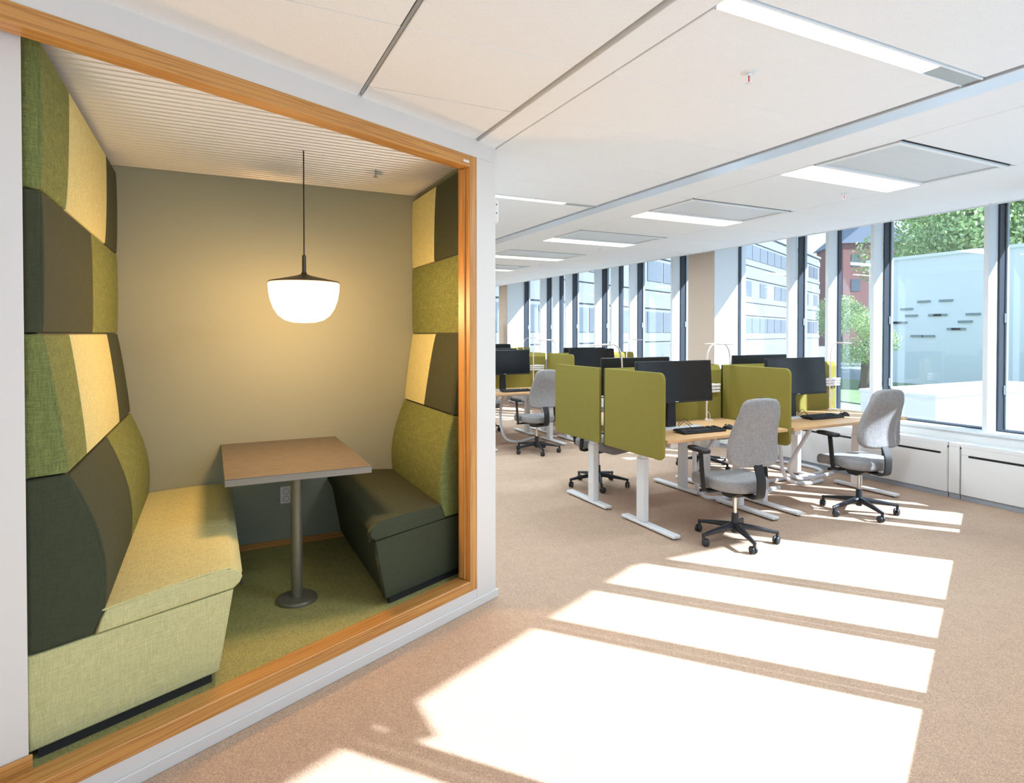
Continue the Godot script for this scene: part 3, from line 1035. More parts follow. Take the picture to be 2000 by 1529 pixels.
# ================================================================ ceiling
func build_ceiling() -> void:
	var st := new_st()
	var fi := F2O - F2N * 0.71
	plan(st, [Vector2(-6.2, cross_x(fi, -6.2).y), cross_x(fi, 6.10), Vector2(6.10, 20.5), Vector2(-6.2, 20.5)], CEIL + 0.028, 3.05)
	var c := structure("ceiling", "white hung ceiling of large tiles with slim metal rails", "ceiling")
	part(st, "ceiling_field", M.tile, c)
	var meshes := {}
	var tile := func(x0: float, x1: float, v0: float, v1: float) -> void:
		var g := 0.003
		var key := "%.3f_%.3f" % [x1 - x0, v1 - v0]
		if not meshes.has(key):
			var s := new_st()
			box(s, Vector3.ZERO, Vector3(x1 - x0 - g, 0.028, v1 - v0 - g), 0.003)
			meshes[key] = mesh_of(s, M.tile)
		share(meshes[key], "ceiling_tile", c, Transform3D(Basis(), W((x0 + x1) / 2, CEIL + 0.014, (v0 + v1) / 2)))
	# bays along V; left bays end at the booth wall
	var bw := func(x: float) -> float: return BC.y + (x - BC.x) * F2D.y / F2D.x
	for i in range(-1, 4):
		var v0 := 0.41 + 0.6 * i
		if v0 + 0.6 < 3.45:
			tile.call(0.655, 1.385, v0, v0 + 0.6)
		if v0 + 0.6 < 2.95:
			tile.call(-0.86, 0.635, v0, v0 + 0.6)
	# pieces cut at an angle where the tiles meet the booth wall
	st = new_st()
	plan(st, [Vector2(0.6565, 2.8125), Vector2(1.3835, 2.8125), Vector2(1.3835, bw.call(1.3835)), Vector2(0.6565, bw.call(0.6565))], CEIL, CEIL + 0.028)
	part(st, "ceiling_tile", M.tile, c)
	st = new_st()
	plan(st, [Vector2(-0.8585, 2.2125), Vector2(0.6335, 2.2125), Vector2(0.6335, bw.call(0.6335)), Vector2(-0.8585, bw.call(-0.8585))], CEIL, CEIL + 0.028)
	part(st, "ceiling_tile", M.tile, c)
	# rail at the booth corner: white band between two dark joints
	cube(c, "slot_rail", W(0.645, CEIL + 0.012, 1.3), Vector3(0.014, 0.02, 3.2), M.frame_grey)
	cube(c, "white_rail", W(1.478, CEIL + 0.008, 9.6), Vector3(0.142, 0.036, 21.6), M.tile, 0.002)
	for x in [1.396, 1.5585]:
		cube(c, "shadow_joint", W(x, CEIL + 0.024, 9.6), Vector3(0.018, 0.008, 21.6), M.gap)
	cube(c, "metal_rail", W(3.146, CEIL + 0.005, 9.9), Vector3(0.145, 0.03, 21.0), M.alu, 0.002)
	for x in [3.068, 3.224]:
		cube(c, "shadow_joint", W(x, CEIL + 0.022, 9.9), Vector3(0.010, 0.008, 21.0), M.gap)
	# middle field
	for i in range(-3, 30):
		var v0 := 1.61 + 0.6 * i
		if i % 5 == 4 or i == -1:
			pass
		var va := v0
		var vb := v0 + 0.6
		if posmod(i, 5) == 4:
			vb -= 0.10
		tile.call(1.572, 3.060, va, vb)
	for k in range(0, 6):
		linear_light(1.56 + 3.0 * k, k)
	# window-side field: strip, light and air grille bays, strip
	for k in range(-1, 10):
		var m := 2.21 + 1.725 * k
		tile.call(3.618, 4.832, m + 0.86, m + 1.715)
		for j in 2:
			tile.call(3.232, 3.612, m + 0.8625 * j, m + 0.8625 * (j + 1))
			tile.call(4.838, 6.095, m + 0.8625 * j, m + 0.8625 * (j + 1))
		if k >= 0:
			ceiling_panel(m, k)
		else:
			tile.call(3.618, 4.832, m, m + 0.86)
	cube(c, "edge_trim", W(6.101, CEIL + 0.012, 11.3), Vector3(0.012, 0.04, 18.4), M.frame_white, 0.002)
	for k in 12:
		var s := new_st()
		lathe(s, [Vector2(0.0, -0.004), Vector2(0.005, -0.004), Vector2(0.007, 0.0)], 10)
		part(s, "screw", M.greybox, c, Transform3D(Basis(), W(6.05, CEIL, 2.93 + 0.8625 * k)))

func down() -> Basis:
	return Basis(Vector3.RIGHT, -PI / 2)

func ceiling_panel(m: float, k: int) -> void:
	var ord := ["in the corner by the angled windows", "in front of the first desk island", "over the first desk island", "between the first two desk islands", "over the middle desk island", "past the middle desk island", "over the rear desk island", "past the rear desk island", "near the end wall", "second last before the end wall", "at the end wall"]
	var where: String = ord[k + 1]
	var t := thing("ceiling_light", "flat white light panel %s" % where, "ceiling light", W(4.225, CEIL, m + 0.725))
	cube(t, "frame", Vector3(0, 0.014, 0), Vector3(1.21, 0.028, 0.275), M.tile)
	cube(t, "diffuser", Vector3(0, -0.001, 0), Vector3(1.19, 0.006, 0.255), M.light, 0.001)
	var a := AreaLight3D.new()
	a.name = "panel_light"
	a.area_size = Vector2(1.18, 0.245)
	a.position = Vector3(0, -0.008, 0)
	a.basis = down()
	a.light_color = Color(0.87, 0.945, 1.0)
	a.light_energy = 2.9
	a.area_range = 30.0
	a.shadow_enabled = true
	t.add_child(a)
	if k > 5:
		return
	var g := thing("ceiling_grille", "perforated air grille %s" % where, "air grille", W(4.205, CEIL, m + 0.29))
	cube(g, "backing", Vector3(0, 0.020, 0), Vector3(1.16, 0.004, 0.55), M.grille_back)
	var st := new_st()
	for s in [-1.0, 1.0]:
		box(st, Vector3(0, -0.003, s * 0.265), Vector3(1.17, 0.014, 0.03), 0.002)
		box(st, Vector3(s * 0.57, -0.003, 0), Vector3(0.03, 0.014, 0.50), 0.002)
	part(st, "frame", M.frame_white, g)
	st = new_st()
	for s in [-1.0, 1.0]:
		box(st, Vector3(0, 0.012, s * 0.284), Vector3(1.20, 0.02, 0.008))
		box(st, Vector3(s * 0.592, 0.012, 0), Vector3(0.010, 0.02, 0.56))
	part(st, "shadow_gap", M.gap, g)
	st = new_st()
	var n := 64
	for i in n:
		box(st, Vector3(-0.553 + 1.106 * (i + 0.5) / n, 0.004, 0), Vector3(1.106 / n * 0.62, 0.004, 0.50))
	for i in 7:
		box(st, Vector3(0, 0.005, -0.25 + 0.5 * (i + 0.5) / 7.0), Vector3(1.106, 0.003, 0.010))
	var p := part(st, "perforated_plate", M.frame_white, g)
	p.set_meta("kind", "stuff")

func linear_light(v: float, k: int) -> void:
	var where: String = ["behind the camera", "beside the first sprinkler", "behind the booth corner", "halfway down the side wall", "far down the side wall", "before the end wall", "at the end wall"][k + 1]
	var t := thing("linear_light", "slim recessed line light across the ceiling %s" % where, "ceiling light", W(2.316, CEIL, v + 0.0))
	cube(t, "channel", Vector3(0, 0.018, 0), Vector3(1.486, 0.02, 0.098), M.tile)
	st_frame(t)
	cube(t, "diffuser", Vector3(-0.148, 0.002, 0), Vector3(1.18, 0.01, 0.064), M.light, 0.001)
	cube(t, "end_box", Vector3(0.593, 0.004, 0), Vector3(0.295, 0.012, 0.078), M.greybox, 0.001)
	var a := AreaLight3D.new()
	a.name = "line_light"
	a.area_size = Vector2(1.17, 0.06)
	a.position = Vector3(-0.148, -0.006, 0)
	a.basis = down()
	a.light_color = Color(0.87, 0.945, 1.0)
	a.light_energy = 2.3
	a.area_range = 30.0
	a.shadow_enabled = true
	t.add_child(a)

func st_frame(t: Node3D) -> void:
	var st := new_st()
	for s in [-1.0, 1.0]:
		box(st, Vector3(0, 0.001, s * 0.043), Vector3(1.486, 0.014, 0.008), 0.001)
	part(st, "channel_edge", M.tile, t)

# ================================================================ desk islands
const DESK := 0.785

func desk(width: float) -> Node3D:
	# front towards +Z, middle of the top at the origin of the plan
	var t := Node3D.new()
	t.name = "desk"
	var st := new_st()
	var hw := width / 2
	slab(st, rounded(width, 0.78, [0.02, 0.02, 0.02, 0.02], 3), 0.024, 0.002, Transform3D(Basis(Vector3.RIGHT, Vector3(0, 0, -1), Vector3.UP), Vector3(0, DESK, 0)), 2)
	part(st, "desktop", M.beech, t)
	st = new_st()
	box(st, Vector3(0, DESK - 0.055, -0.05), Vector3(width - 0.2, 0.045, 0.05), 0.003)
	box(st, Vector3(0, DESK - 0.040, 0.22), Vector3(width - 0.24, 0.028, 0.03), 0.003)
	part(st, "cross_beam", M.white_metal, t)
	for s in [-1.0, 1.0]:
		var x: float = s * (hw - 0.115)
		st = new_st()
		box(st, Vector3(x, DESK - 0.050, 0.02), Vector3(0.075, 0.05, 0.62), 0.004)
		part(st, "support_arm", M.white_metal, t)
		st = new_st()
		box(st, Vector3(x, 0.30, -0.06), Vector3(0.062, 0.53, 0.092), 0.006)
		box(st, Vector3(x, 0.64, -0.06), Vector3(0.050, 0.22, 0.078), 0.006)
		var lg := part(st, "leg", M.white_metal, t)
		st = new_st()
		box(st, Vector3(x, 0.024, 0.03), Vector3(0.075, 0.024, 0.67), 0.005)
		part(st, "foot", M.white_metal, lg)
		for k in [-1.0, 1.0]:
			st = new_st()
			lathe(st, crisp([Vector2(0, 0.013), Vector2(0.018, 0.013), Vector2(0.018, 0.0), Vector2(0, 0)]), 12, Vector3(x, 0, 0.03 + k * 0.29))
			part(st, "foot_pad", M.black, lg)
	return t

func end_screen() -> Node3D:
	# felt panel standing in the YZ plane; long edge with round corners towards +Z
	var t := Node3D.new()
	t.name = "desk_screen"
	var st := new_st()
	slab(st, rounded(0.77, 0.67, [0.055, 0.055, 0.008, 0.008], 6), 0.026, 0.006, Transform3D(Basis(Vector3(0, 0, 1), Vector3.UP, Vector3(-1, 0, 0)), Vector3(-0.013, 0, 0)), 3)
	part(st, "felt_panel", M.felt, t)
	return t

func divider(width: float) -> Node3D:
	var t := Node3D.new()
	t.name = "desk_divider"
	# section: upright felt box whose top edges slope
	var st := new_st()
	for s in [-1.0, 1.0]:
		var h := width
		var sec := PackedVector2Array([Vector2(0.004 * s, 0.0), Vector2(0.034 * s, 0.0), Vector2(0.034 * s, 0.465), Vector2(0.008 * s, 0.512), Vector2(0.004 * s, 0.512)])
		st = new_st()
		prism(st, sec, -h / 2, h / 2, Transform3D(Basis(Vector3(0, 0, 1), Vector3.UP, Vector3(-1, 0, 0)), Vector3.ZERO))
		part(st, "felt_side", M.felt, t)
	st = new_st()
	box(st, Vector3(0, 0.255, 0), Vector3(width - 0.01, 0.51, 0.008))
	part(st, "core", M.felt_dark, t)
	st = new_st()
	box(st, Vector3(-width / 2 - 0.006, 0.17, 0), Vector3(0.012, 0.68, 0.036), 0.002)
	part(st, "end_post", M.felt_dark, t)
	return t

func monitor() -> Node3D:
	# wide screen facing +Z, foot at the origin on the desk
	var t := Node3D.new()
	t.name = "computer_monitor"
	var tilt := Transform3D(Basis(Vector3.RIGHT, deg_to_rad(-4.0)), Vector3(0, 0.405, 0.03))
	var st := new_st()
	slab(st, rounded(0.815, 0.358, [0.006, 0.006, 0.006, 0.006], 3), 0.030, 0.004, tilt, 2)
	part(st, "case", M.black, t)
	st = new_st()
	box(st, Vector3(0, 0.005, 0.001), Vector3(0.795, 0.330, 0.003), 0.0005)
	part(st, "display", M.screen, t, tilt)
	st = new_st()
	box(st, Vector3(0, -0.1685, 0.002), Vector3(0.80, 0.010, 0.003), 0.0005)
	part(st, "chin", M.black_soft, t, tilt)
	st = new_st()
	box(st, Vector3(0, -0.1685, 0.004), Vector3(0.035, 0.005, 0.002))
	part(st, "badge", M.alu, t, tilt)
	st = new_st()
	prism(st, PackedVector2Array([Vector2(-0.048, 0.0), Vector2(0.048, 0.0), Vector2(0.034, 0.36), Vector2(-0.034, 0.36)]), -0.05, -0.02)
	part(st, "stand", M.black, t)
	st = new_st()
	slab(st, rounded(0.52, 0.10, [0.02, 0.02, 0.03, 0.03], 4), 0.014, 0.003, Transform3D(Basis(Vector3.RIGHT, Vector3(0, 0, -1), Vector3.UP), Vector3(0.03, 0.014, 0.015)), 2)
	part(st, "foot", M.foot_silver, t)
	st = new_st()
	box(st, Vector3(0, -0.02, -0.045), Vector3(0.30, 0.16, 0.03), 0.01)
	part(st, "rear_housing", M.black_soft, t, tilt)
	return t

func keyboard() -> Node3D:
	var t := Node3D.new()
	t.name = "keyboard"
	var b := Basis(Vector3.RIGHT, deg_to_rad(4.0))
	var st := new_st()
	slab(st, rounded(0.445, 0.148, [0.008, 0.008, 0.008, 0.008], 3), 0.016, 0.004, Transform3D(b * Basis(Vector3.RIGHT, Vector3(0, 0, -1), Vector3.UP), Vector3(0, 0.021, 0)), 2)
	part(st, "case", M.black, t)
	st = new_st()
	for r in 6:
		for c in 21:
			if (c == 15 or c == 18) or (r == 5 and c > 3 and c < 10):
				continue
			box(st, b * Vector3(-0.205 + 0.0205 * c, 0.0, -0.055 + 0.0215 * r) + Vector3(0, 0.0245, 0), Vector3(0.0165, 0.006, 0.017), 0.002, b)
	box(st, b * Vector3(-0.205 + 0.0205 * 6.5, 0.0, 0.0525) + Vector3(0, 0.0245, 0), Vector3(0.115, 0.006, 0.017), 0.002, b)
	var k := part(st, "keys", M.black_soft, t)
	k.set_meta("kind", "stuff")
	return t

func mouse() -> Node3D:
	var t := Node3D.new()
	t.name = "computer_mouse"
	var st := new_st()
	var rows := []
	for i in 9:
		var a := PI / 2 * i / 8.0
		var line := PackedVector3Array()
		for k in 18:
			var b := TAU * k / 18
			line.append(Vector3(cos(b) * 0.031 * cos(a), sin(a) * 0.036 * (1.0 + 0.18 * sin(b)), sin(b) * 0.056 * cos(a)))
		rows.append(line)
	grid(st, rows, true)
	part(st, "body", M.black, t)
	st = new_st()
	tube(st, [Vector3(0, 0.030, -0.034), Vector3(0, 0.036, -0.022), Vector3(0, 0.036, -0.014)], 0.004, 8)
	part(st, "wheel", M.base, t)
	return t

func desk_lamp() -> Node3D:
	# clamps over the divider; head reaches towards +X
	var t := Node3D.new()
	t.name = "desk_lamp"
	var st := new_st()
	tube(st, spline([Vector3(0, 0.0, 0), Vector3(0, 0.28, 0), Vector3(0.004, 0.56, 0), Vector3(0.03, 0.665, 0), Vector3(0.09, 0.713, 0), Vector3(0.16, 0.716, 0)], 6), 0.0075, 10)
	part(st, "stem", M.lamp_white, t)
	st = new_st()
	var rows := []
	for i in 11:
		var u := float(i) / 10.0
		var w := 0.016 + 0.022 * sin(PI * pow(u, 0.8)) if i < 10 else 0.004
		var line := PackedVector3Array()
		for k in 12:
			var a := TAU * k / 12
			line.append(Vector3(0.14 + 0.21 * u, 0.716 - 0.006 * u + sin(a) * (0.0095 - 0.005 * u), cos(a) * w))
		rows.append(line)
	rows.push_front(shrunk(rows[0], Vector3(0.14, 0.716, 0), 0.05))
	grid(st, rows, true)
	part(st, "lamp_head", M.lamp_white, t)
	st = new_st()
	lathe(st, crisp([Vector2(0, 0.02), Vector2(0.014, 0.02), Vector2(0.018, 0.0), Vector2(0, 0.0)]), 14)
	part(st, "foot_clamp", M.lamp_white, t)
	return t

func tray() -> Node3D:
	var t := Node3D.new()
	t.name = "letter_rail"
	for i in 3:
		var st := new_st()
		box(st, Vector3(0, 0.030 * (i - 1), 0.012 + 0.004 * i), Vector3(0.24, 0.022, 0.024), 0.004)
		part(st, "rail", M.plastic, t)
	var st2 := new_st()
	box(st2, Vector3(0, 0, 0.003), Vector3(0.13, 0.09, 0.006))
	part(st2, "back_plate", M.plastic, t)
	return t

func chair() -> Node3D:
	# faces -Z
	var t := Node3D.new()
	t.name = "office_chair"
	var st := new_st()
	lathe(st, crisp([Vector2(0, 0.10), Vector2(0.022, 0.10), Vector2(0.024, 0.02 + 0.045), Vector2(0.0, 0.065)]), 16)
	lathe(st, crisp([Vector2(0, 0.215), Vector2(0.025, 0.215), Vector2(0.027, 0.14), Vector2(0.050, 0.125), Vector2(0.046, 0.085), Vector2(0, 0.085)]), 18)
	part(st, "hub", M.base, t)
	for k in 5:
		var a := deg_to_rad(45.0 + 72.0 * k)
		var b := Basis(Vector3.UP, a)
		st = new_st()
		var rows := []
		for i in 8:
			var u := float(i) / 7.0
			var x := lerpf(0.03, 0.315, u)
			var y := 0.125 - 0.028 * u - 0.012 * u * u
			var w := lerpf(0.030, 0.014, u)
			var h := lerpf(0.026, 0.012, u)
			rows.append(PackedVector3Array([b * Vector3(x, y + h * 0.6, -w * 0.55), b * Vector3(x, y + h * 0.6, w * 0.55), b * Vector3(x, y - h * 0.2, w), b * Vector3(x, y - h, w * 0.8), b * Vector3(x, y - h, -w * 0.8), b * Vector3(x, y - h * 0.2, -w)]))
		rows.push_back(shrunk(rows[7], b * Vector3(0.322, 0.083, 0), 0.02))
		grid_tube(st, rows, [])
		var lg := part(st, "leg", M.base, t)
		st = new_st()
		var yaw := Basis(Vector3.UP, a + 0.9 + 0.8 * k)
		var tip := b * Vector3(0.308, 0, 0)
		tube(st, [tip + Vector3(0, 0.095, 0), tip + Vector3(0, 0.05, 0)], 0.012, 10)
		var off := yaw * Vector3(0.016, 0, 0)
		for s in [-1.0, 1.0]:
			lathe(st, [Vector2(0, -0.011), Vector2(0.018, -0.011), Vector2(0.027, -0.008), Vector2(0.0295, 0.0), Vector2(0.027, 0.008), Vector2(0.018, 0.011), Vector2(0, 0.011)], 18, tip + off + Vector3(0, 0.0295, 0) + yaw * Vector3(0, 0, 0.0125 * s), yaw * Basis(Vector3.RIGHT, Vector3(0, 0, 1), Vector3(0, -1, 0)))
		part(st, "castor", M.base, lg)
	st = new_st()
	lathe(st, crisp([Vector2(0, 0.375), Vector2(0.0145, 0.375), Vector2(0.0145, 0.21), Vector2(0, 0.21)]), 16)
	part(st, "gas_lift", M.chrome, t)
	st = new_st()
	prism(st, PackedVector2Array([Vector2(-0.045, 0.345), Vector2(0.045, 0.345), Vector2(0.12, 0.40), Vector2(0.12, 0.42), Vector2(-0.14, 0.42), Vector2(-0.14, 0.395)]), -0.075, 0.075, Transform3D(Basis(Vector3(0, 0, -1), Vector3.UP, Vector3(1, 0, 0)), Vector3.ZERO))
	box(st, Vector3(0, 0.402, 0.0), Vector3(0.50, 0.018, 0.06), 0.004)
	part(st, "mechanism", M.black, t)
	st = new_st()
	tube(st, [Vector3(-0.07, 0.395, -0.06), Vector3(-0.17, 0.392, -0.07)], 0.006, 8)
	tube(st, [Vector3(-0.17, 0.392, -0.07), Vector3(-0.26, 0.388, -0.075)], 0.012, 8)
	part(st, "lever", M.black, t)
	# seat with a falling front edge
	st = new_st()
	var sw := func(v: Vector3) -> Vector3:
		var k := clampf((v.y - 0.08) / 0.18, 0.0, 1.0)
		v.z -= 0.035 * k * k
		v.z += 0.010 * (v.x / 0.24) * (v.x / 0.24)
		return v
	slab(st, rounded(0.47, 0.55, [0.20, 0.13, 0.13, 0.20], 7), 0.088, 0.028, Transform3D(Basis(Vector3.RIGHT, Vector3(0, 0, -1), Vector3.UP), Vector3(0, 0.500, -0.055)), 4, 0.004, 4, sw)
	part(st, "seat", M.chair, t)
	# back: tall trapezoid with round shoulders, slightly hollow
	st = new_st()
	var outline := PackedVector2Array()
	var half := [Vector2(0.0, 0.622), Vector2(0.10, 0.623), Vector2(0.160, 0.630), Vector2(0.192, 0.650), Vector2(0.208, 0.690), Vector2(0.207, 0.74), Vector2(0.201, 0.81), Vector2(0.190, 0.88), Vector2(0.178, 0.95), Vector2(0.165, 1.02), Vector2(0.154, 1.07), Vector2(0.139, 1.103), Vector2(0.112, 1.124), Vector2(0.06, 1.133)]
	for p in half:
		outline.append(p)
	outline.append(Vector2(0.0, 1.135))
	for i in range(half.size() - 1, 0, -1):
		outline.append(Vector2(-half[i].x, half[i].y))
	var bw := func(v: Vector3) -> Vector3:
		var u := (v.y - 0.62) / 0.515
		v.z += 0.035 * sin(PI * clampf(u * 1.3, 0, 1)) * -1.0 + 0.075 * u
		v.z -= 0.9 * v.x * v.x
		return v
	slab(st, outline, 0.062, 0.024, Transform3D(Basis(), Vector3(0, 0, 0.285)), 4, 0.004, 5, bw)
	part(st, "backrest", M.chair, t)
	st = new_st()
	box(st, Vector3(0, 1.135, 0.315), Vector3(0.03, 0.012, 0.02), 0.004)
	part(st, "height_button", M.black, t)
	st = new_st()
	tube_strip(st, [Vector3(0, 0.395, 0.09), Vector3(0, 0.392, 0.22), Vector3(0, 0.400, 0.275), Vector3(0, 0.430, 0.305), Vector3(0, 0.53, 0.312), Vector3(0, 0.60, 0.290), Vector3(0, 0.66, 0.262)], 0.075, 0.018)
	part(st, "back_bracket", M.black_soft, t)
	for s in [-1.0, 1.0]:
		st = new_st()
		tube_strip(st, [Vector3(s * 0.20, 0.402, 0.0), Vector3(s * 0.255, 0.405, 0.0), Vector3(s * 0.275, 0.43, -0.002), Vector3(s * 0.279, 0.54, -0.015), Vector3(s * 0.281, 0.695, -0.035)], 0.048, 0.020)
		var arm := part(st, "armrest", M.black_soft, t)
		st = new_st()
		slab(st, rounded(0.085, 0.245, [0.04, 0.035, 0.035, 0.04], 6), 0.030, 0.012, Transform3D(Basis(Vector3.RIGHT, Vector3(0, 0, -1), Vector3.UP), Vector3(s * 0.285, 0.727, -0.05)), 3)
		part(st, "arm_pad", M.black_soft, arm)
	return t

# flat bar swept along points: w across (x or z), t thick
func tube_strip(st: SurfaceTool, pts: Array, w: float, t: float) -> void:
	var p := spline(pts, 4)
	var rows := []
	for i in p.size():
		var d: Vector3 = (p[mini(i + 1, p.size() - 1)] - p[maxi(i - 1, 0)]).normalized()
		var across := Vector3.RIGHT if absf(d.x) < 0.5 and absf(pts[0].x) < 0.01 else Vector3(0, 0, 1)
		across = (across - d * d.dot(across)).normalized()
		var n := d.cross(across).normalized()
		var e := t * 0.35
		rows.append(PackedVector3Array([p[i] + across * (w / 2) + n * (t / 2 - e), p[i] + across * (w / 2 - e) + n * t / 2, p[i] - across * (w / 2 - e) + n * t / 2, p[i] - across * (w / 2) + n * (t / 2 - e), p[i] - across * (w / 2) - n * (t / 2 - e), p[i] - across * (w / 2 - e) - n * t / 2, p[i] + across * (w / 2 - e) - n * t / 2, p[i] + across * (w / 2) - n * (t / 2 - e)]))
	rows.push_front(shrunk(rows[0], p[0], 0.02))
	rows.push_back(shrunk(rows[-1], p[-1], 0.02))
	grid(st, rows, true)

var kit := {}

func put(proto: String, label: String, category: String, at: Vector3, turn := 0.0, group := "") -> Node3D:
	var c: Node3D = kit[proto].duplicate()
	c.name = numbered(String(kit[proto].name))
	add_child(c)
	c.position = at
	c.rotation.y = turn
	return tag(c, label, category, group)

func build_islands() -> void:
	kit.desk_short = desk(1.32)
	kit.desk_long = desk(1.60)
	kit.screen = end_screen()
	kit.divider_short = divider(1.32)
	kit.divider_long = divider(1.62)
	kit.monitor = monitor()
	kit.keyboard = keyboard()
	kit.mouse = mouse()
	kit.lamp = desk_lamp()
	kit.tray = tray()
	kit.chair = chair()
	island(0.0, 0.0, "first", true)
	island(0.22, 3.85, "middle", true)
	island(0.30, 7.70, "rear", false)
	# chairs: X, V, turn, label
	var chairs := [
		[3.63, 3.47, -0.20, "grey fabric office chair at the aisle-end desk of the first island, sunny side"],
		[5.19, 3.52, -0.22, "grey fabric office chair at the window-end desk of the first island, sunny side"],
		[3.66, 5.38, PI + 0.3, "office chair behind the felt end screens of the first island"],
		[5.30, 5.55, PI - 0.25, "office chair across the divider from the window-end desk, first island"],
		[3.95, 7.27, -0.06, "grey fabric office chair at the aisle-end desk of the middle island, facing the end wall"],
		[5.45, 7.45, 0.2, "office chair at the window-end desk of the middle island, hidden by the first island"],
		[4.05, 9.35, PI + 0.2, "office chair across the divider in the middle island, aisle end"],
		[5.40, 9.45, PI - 0.2, "office chair across the divider in the middle island, window end"],
		[4.55, 11.2, 0.15, "office chair at the aisle-end desk of the rear island"]]
	for c in chairs:
		put("chair", c[3], "office chair", W(c[0], 0, c[1]), c[2], "grey office chairs at the desks")
	for k in kit:
		kit[k].free()

func island(ox: float, ov: float, which: String, full: bool) -> void:
	var isl := "the %s island" % which
	for row in 2:
		var face_turn := 0.0 if row == 0 else PI
		var side := "sunny side" if row == 0 else "far side"
		var vc := (4.034 if row == 0 else 4.886) + ov
		for d in 2:
			var end := "aisle-end" if d == 0 else "window-end"
			var xc := (3.775 if d == 0 else 5.31) + ox
			var at := "the %s desk of %s, %s" % [end, isl, side]
			var sg := 1.0 if row == 0 else -1.0
			put("desk_short" if d == 0 else "desk_long", "white desk with beech top, %s of %s, %s" % [end, isl, side], "desk", W(xc, 0, vc), face_turn, "height-adjustable desks")
			var mx := xc + sg * (-0.218 if d == 0 else -0.25)
			if row == 1:
				mx = xc + (-0.05 if d == 0 else 0.10)
			put("monitor", "wide black monitor on %s" % at, "monitor", W(mx, DESK, vc + sg * 0.06), face_turn, "wide black monitors")
			# lamp clamped at the right-hand end, as the sitter sees it
			var lx := xc + sg * (0.40 if d == 0 else 0.60)
			put("lamp", "white gooseneck lamp on %s" % at, "desk lamp", W(lx, DESK + 0.001, vc + sg * 0.31), face_turn, "white gooseneck desk lamps")
			if not full:
				continue
			var tx := xc + sg * (0.49 if d == 0 else 0.70)
			if row == 0 or ov == 0.0:
				put("tray", "white letter rail above %s" % at, "letter rail", W(tx, 1.08, vc + sg * 0.373), face_turn, "white letter rails")
			var kx := xc + sg * (-0.135 if d == 0 else -0.01)
			var kv := vc - sg * (0.17 if d == 0 else 0.06)
			put("keyboard", "black keyboard on %s" % at, "keyboard", W(kx, DESK + 0.001, kv), face_turn - 0.03, "black keyboards")
			put("mouse", "black mouse on %s" % at, "mouse", W(kx + sg * 0.33, DESK + 0.001, kv + sg * 0.01), face_turn + 0.2, "black computer mice")
		# felt panels across the desk ends
		var flip := 0.0 if row == 0 else PI
		put("screen", "olive felt screen on the aisle end of %s, %s" % [isl, side], "desk screen", W(3.085 + ox, 0.965, vc), flip, "olive felt desk screens")
		put("screen", "olive felt screen between the two desks of %s, %s" % [isl, side], "desk screen", W(4.462 + ox, 0.965, vc), flip, "olive felt desk screens")
	put("divider_short", "long olive felt divider along the aisle-end half of %s" % isl, "divider", W(3.775 + ox, DESK, 4.46 + ov), 0.0, "olive felt dividers")
	put("divider_long", "long olive felt divider along the window-end half of %s" % isl, "divider", W(5.31 + ox, DESK, 4.46 + ov), 0.0, "olive felt dividers")

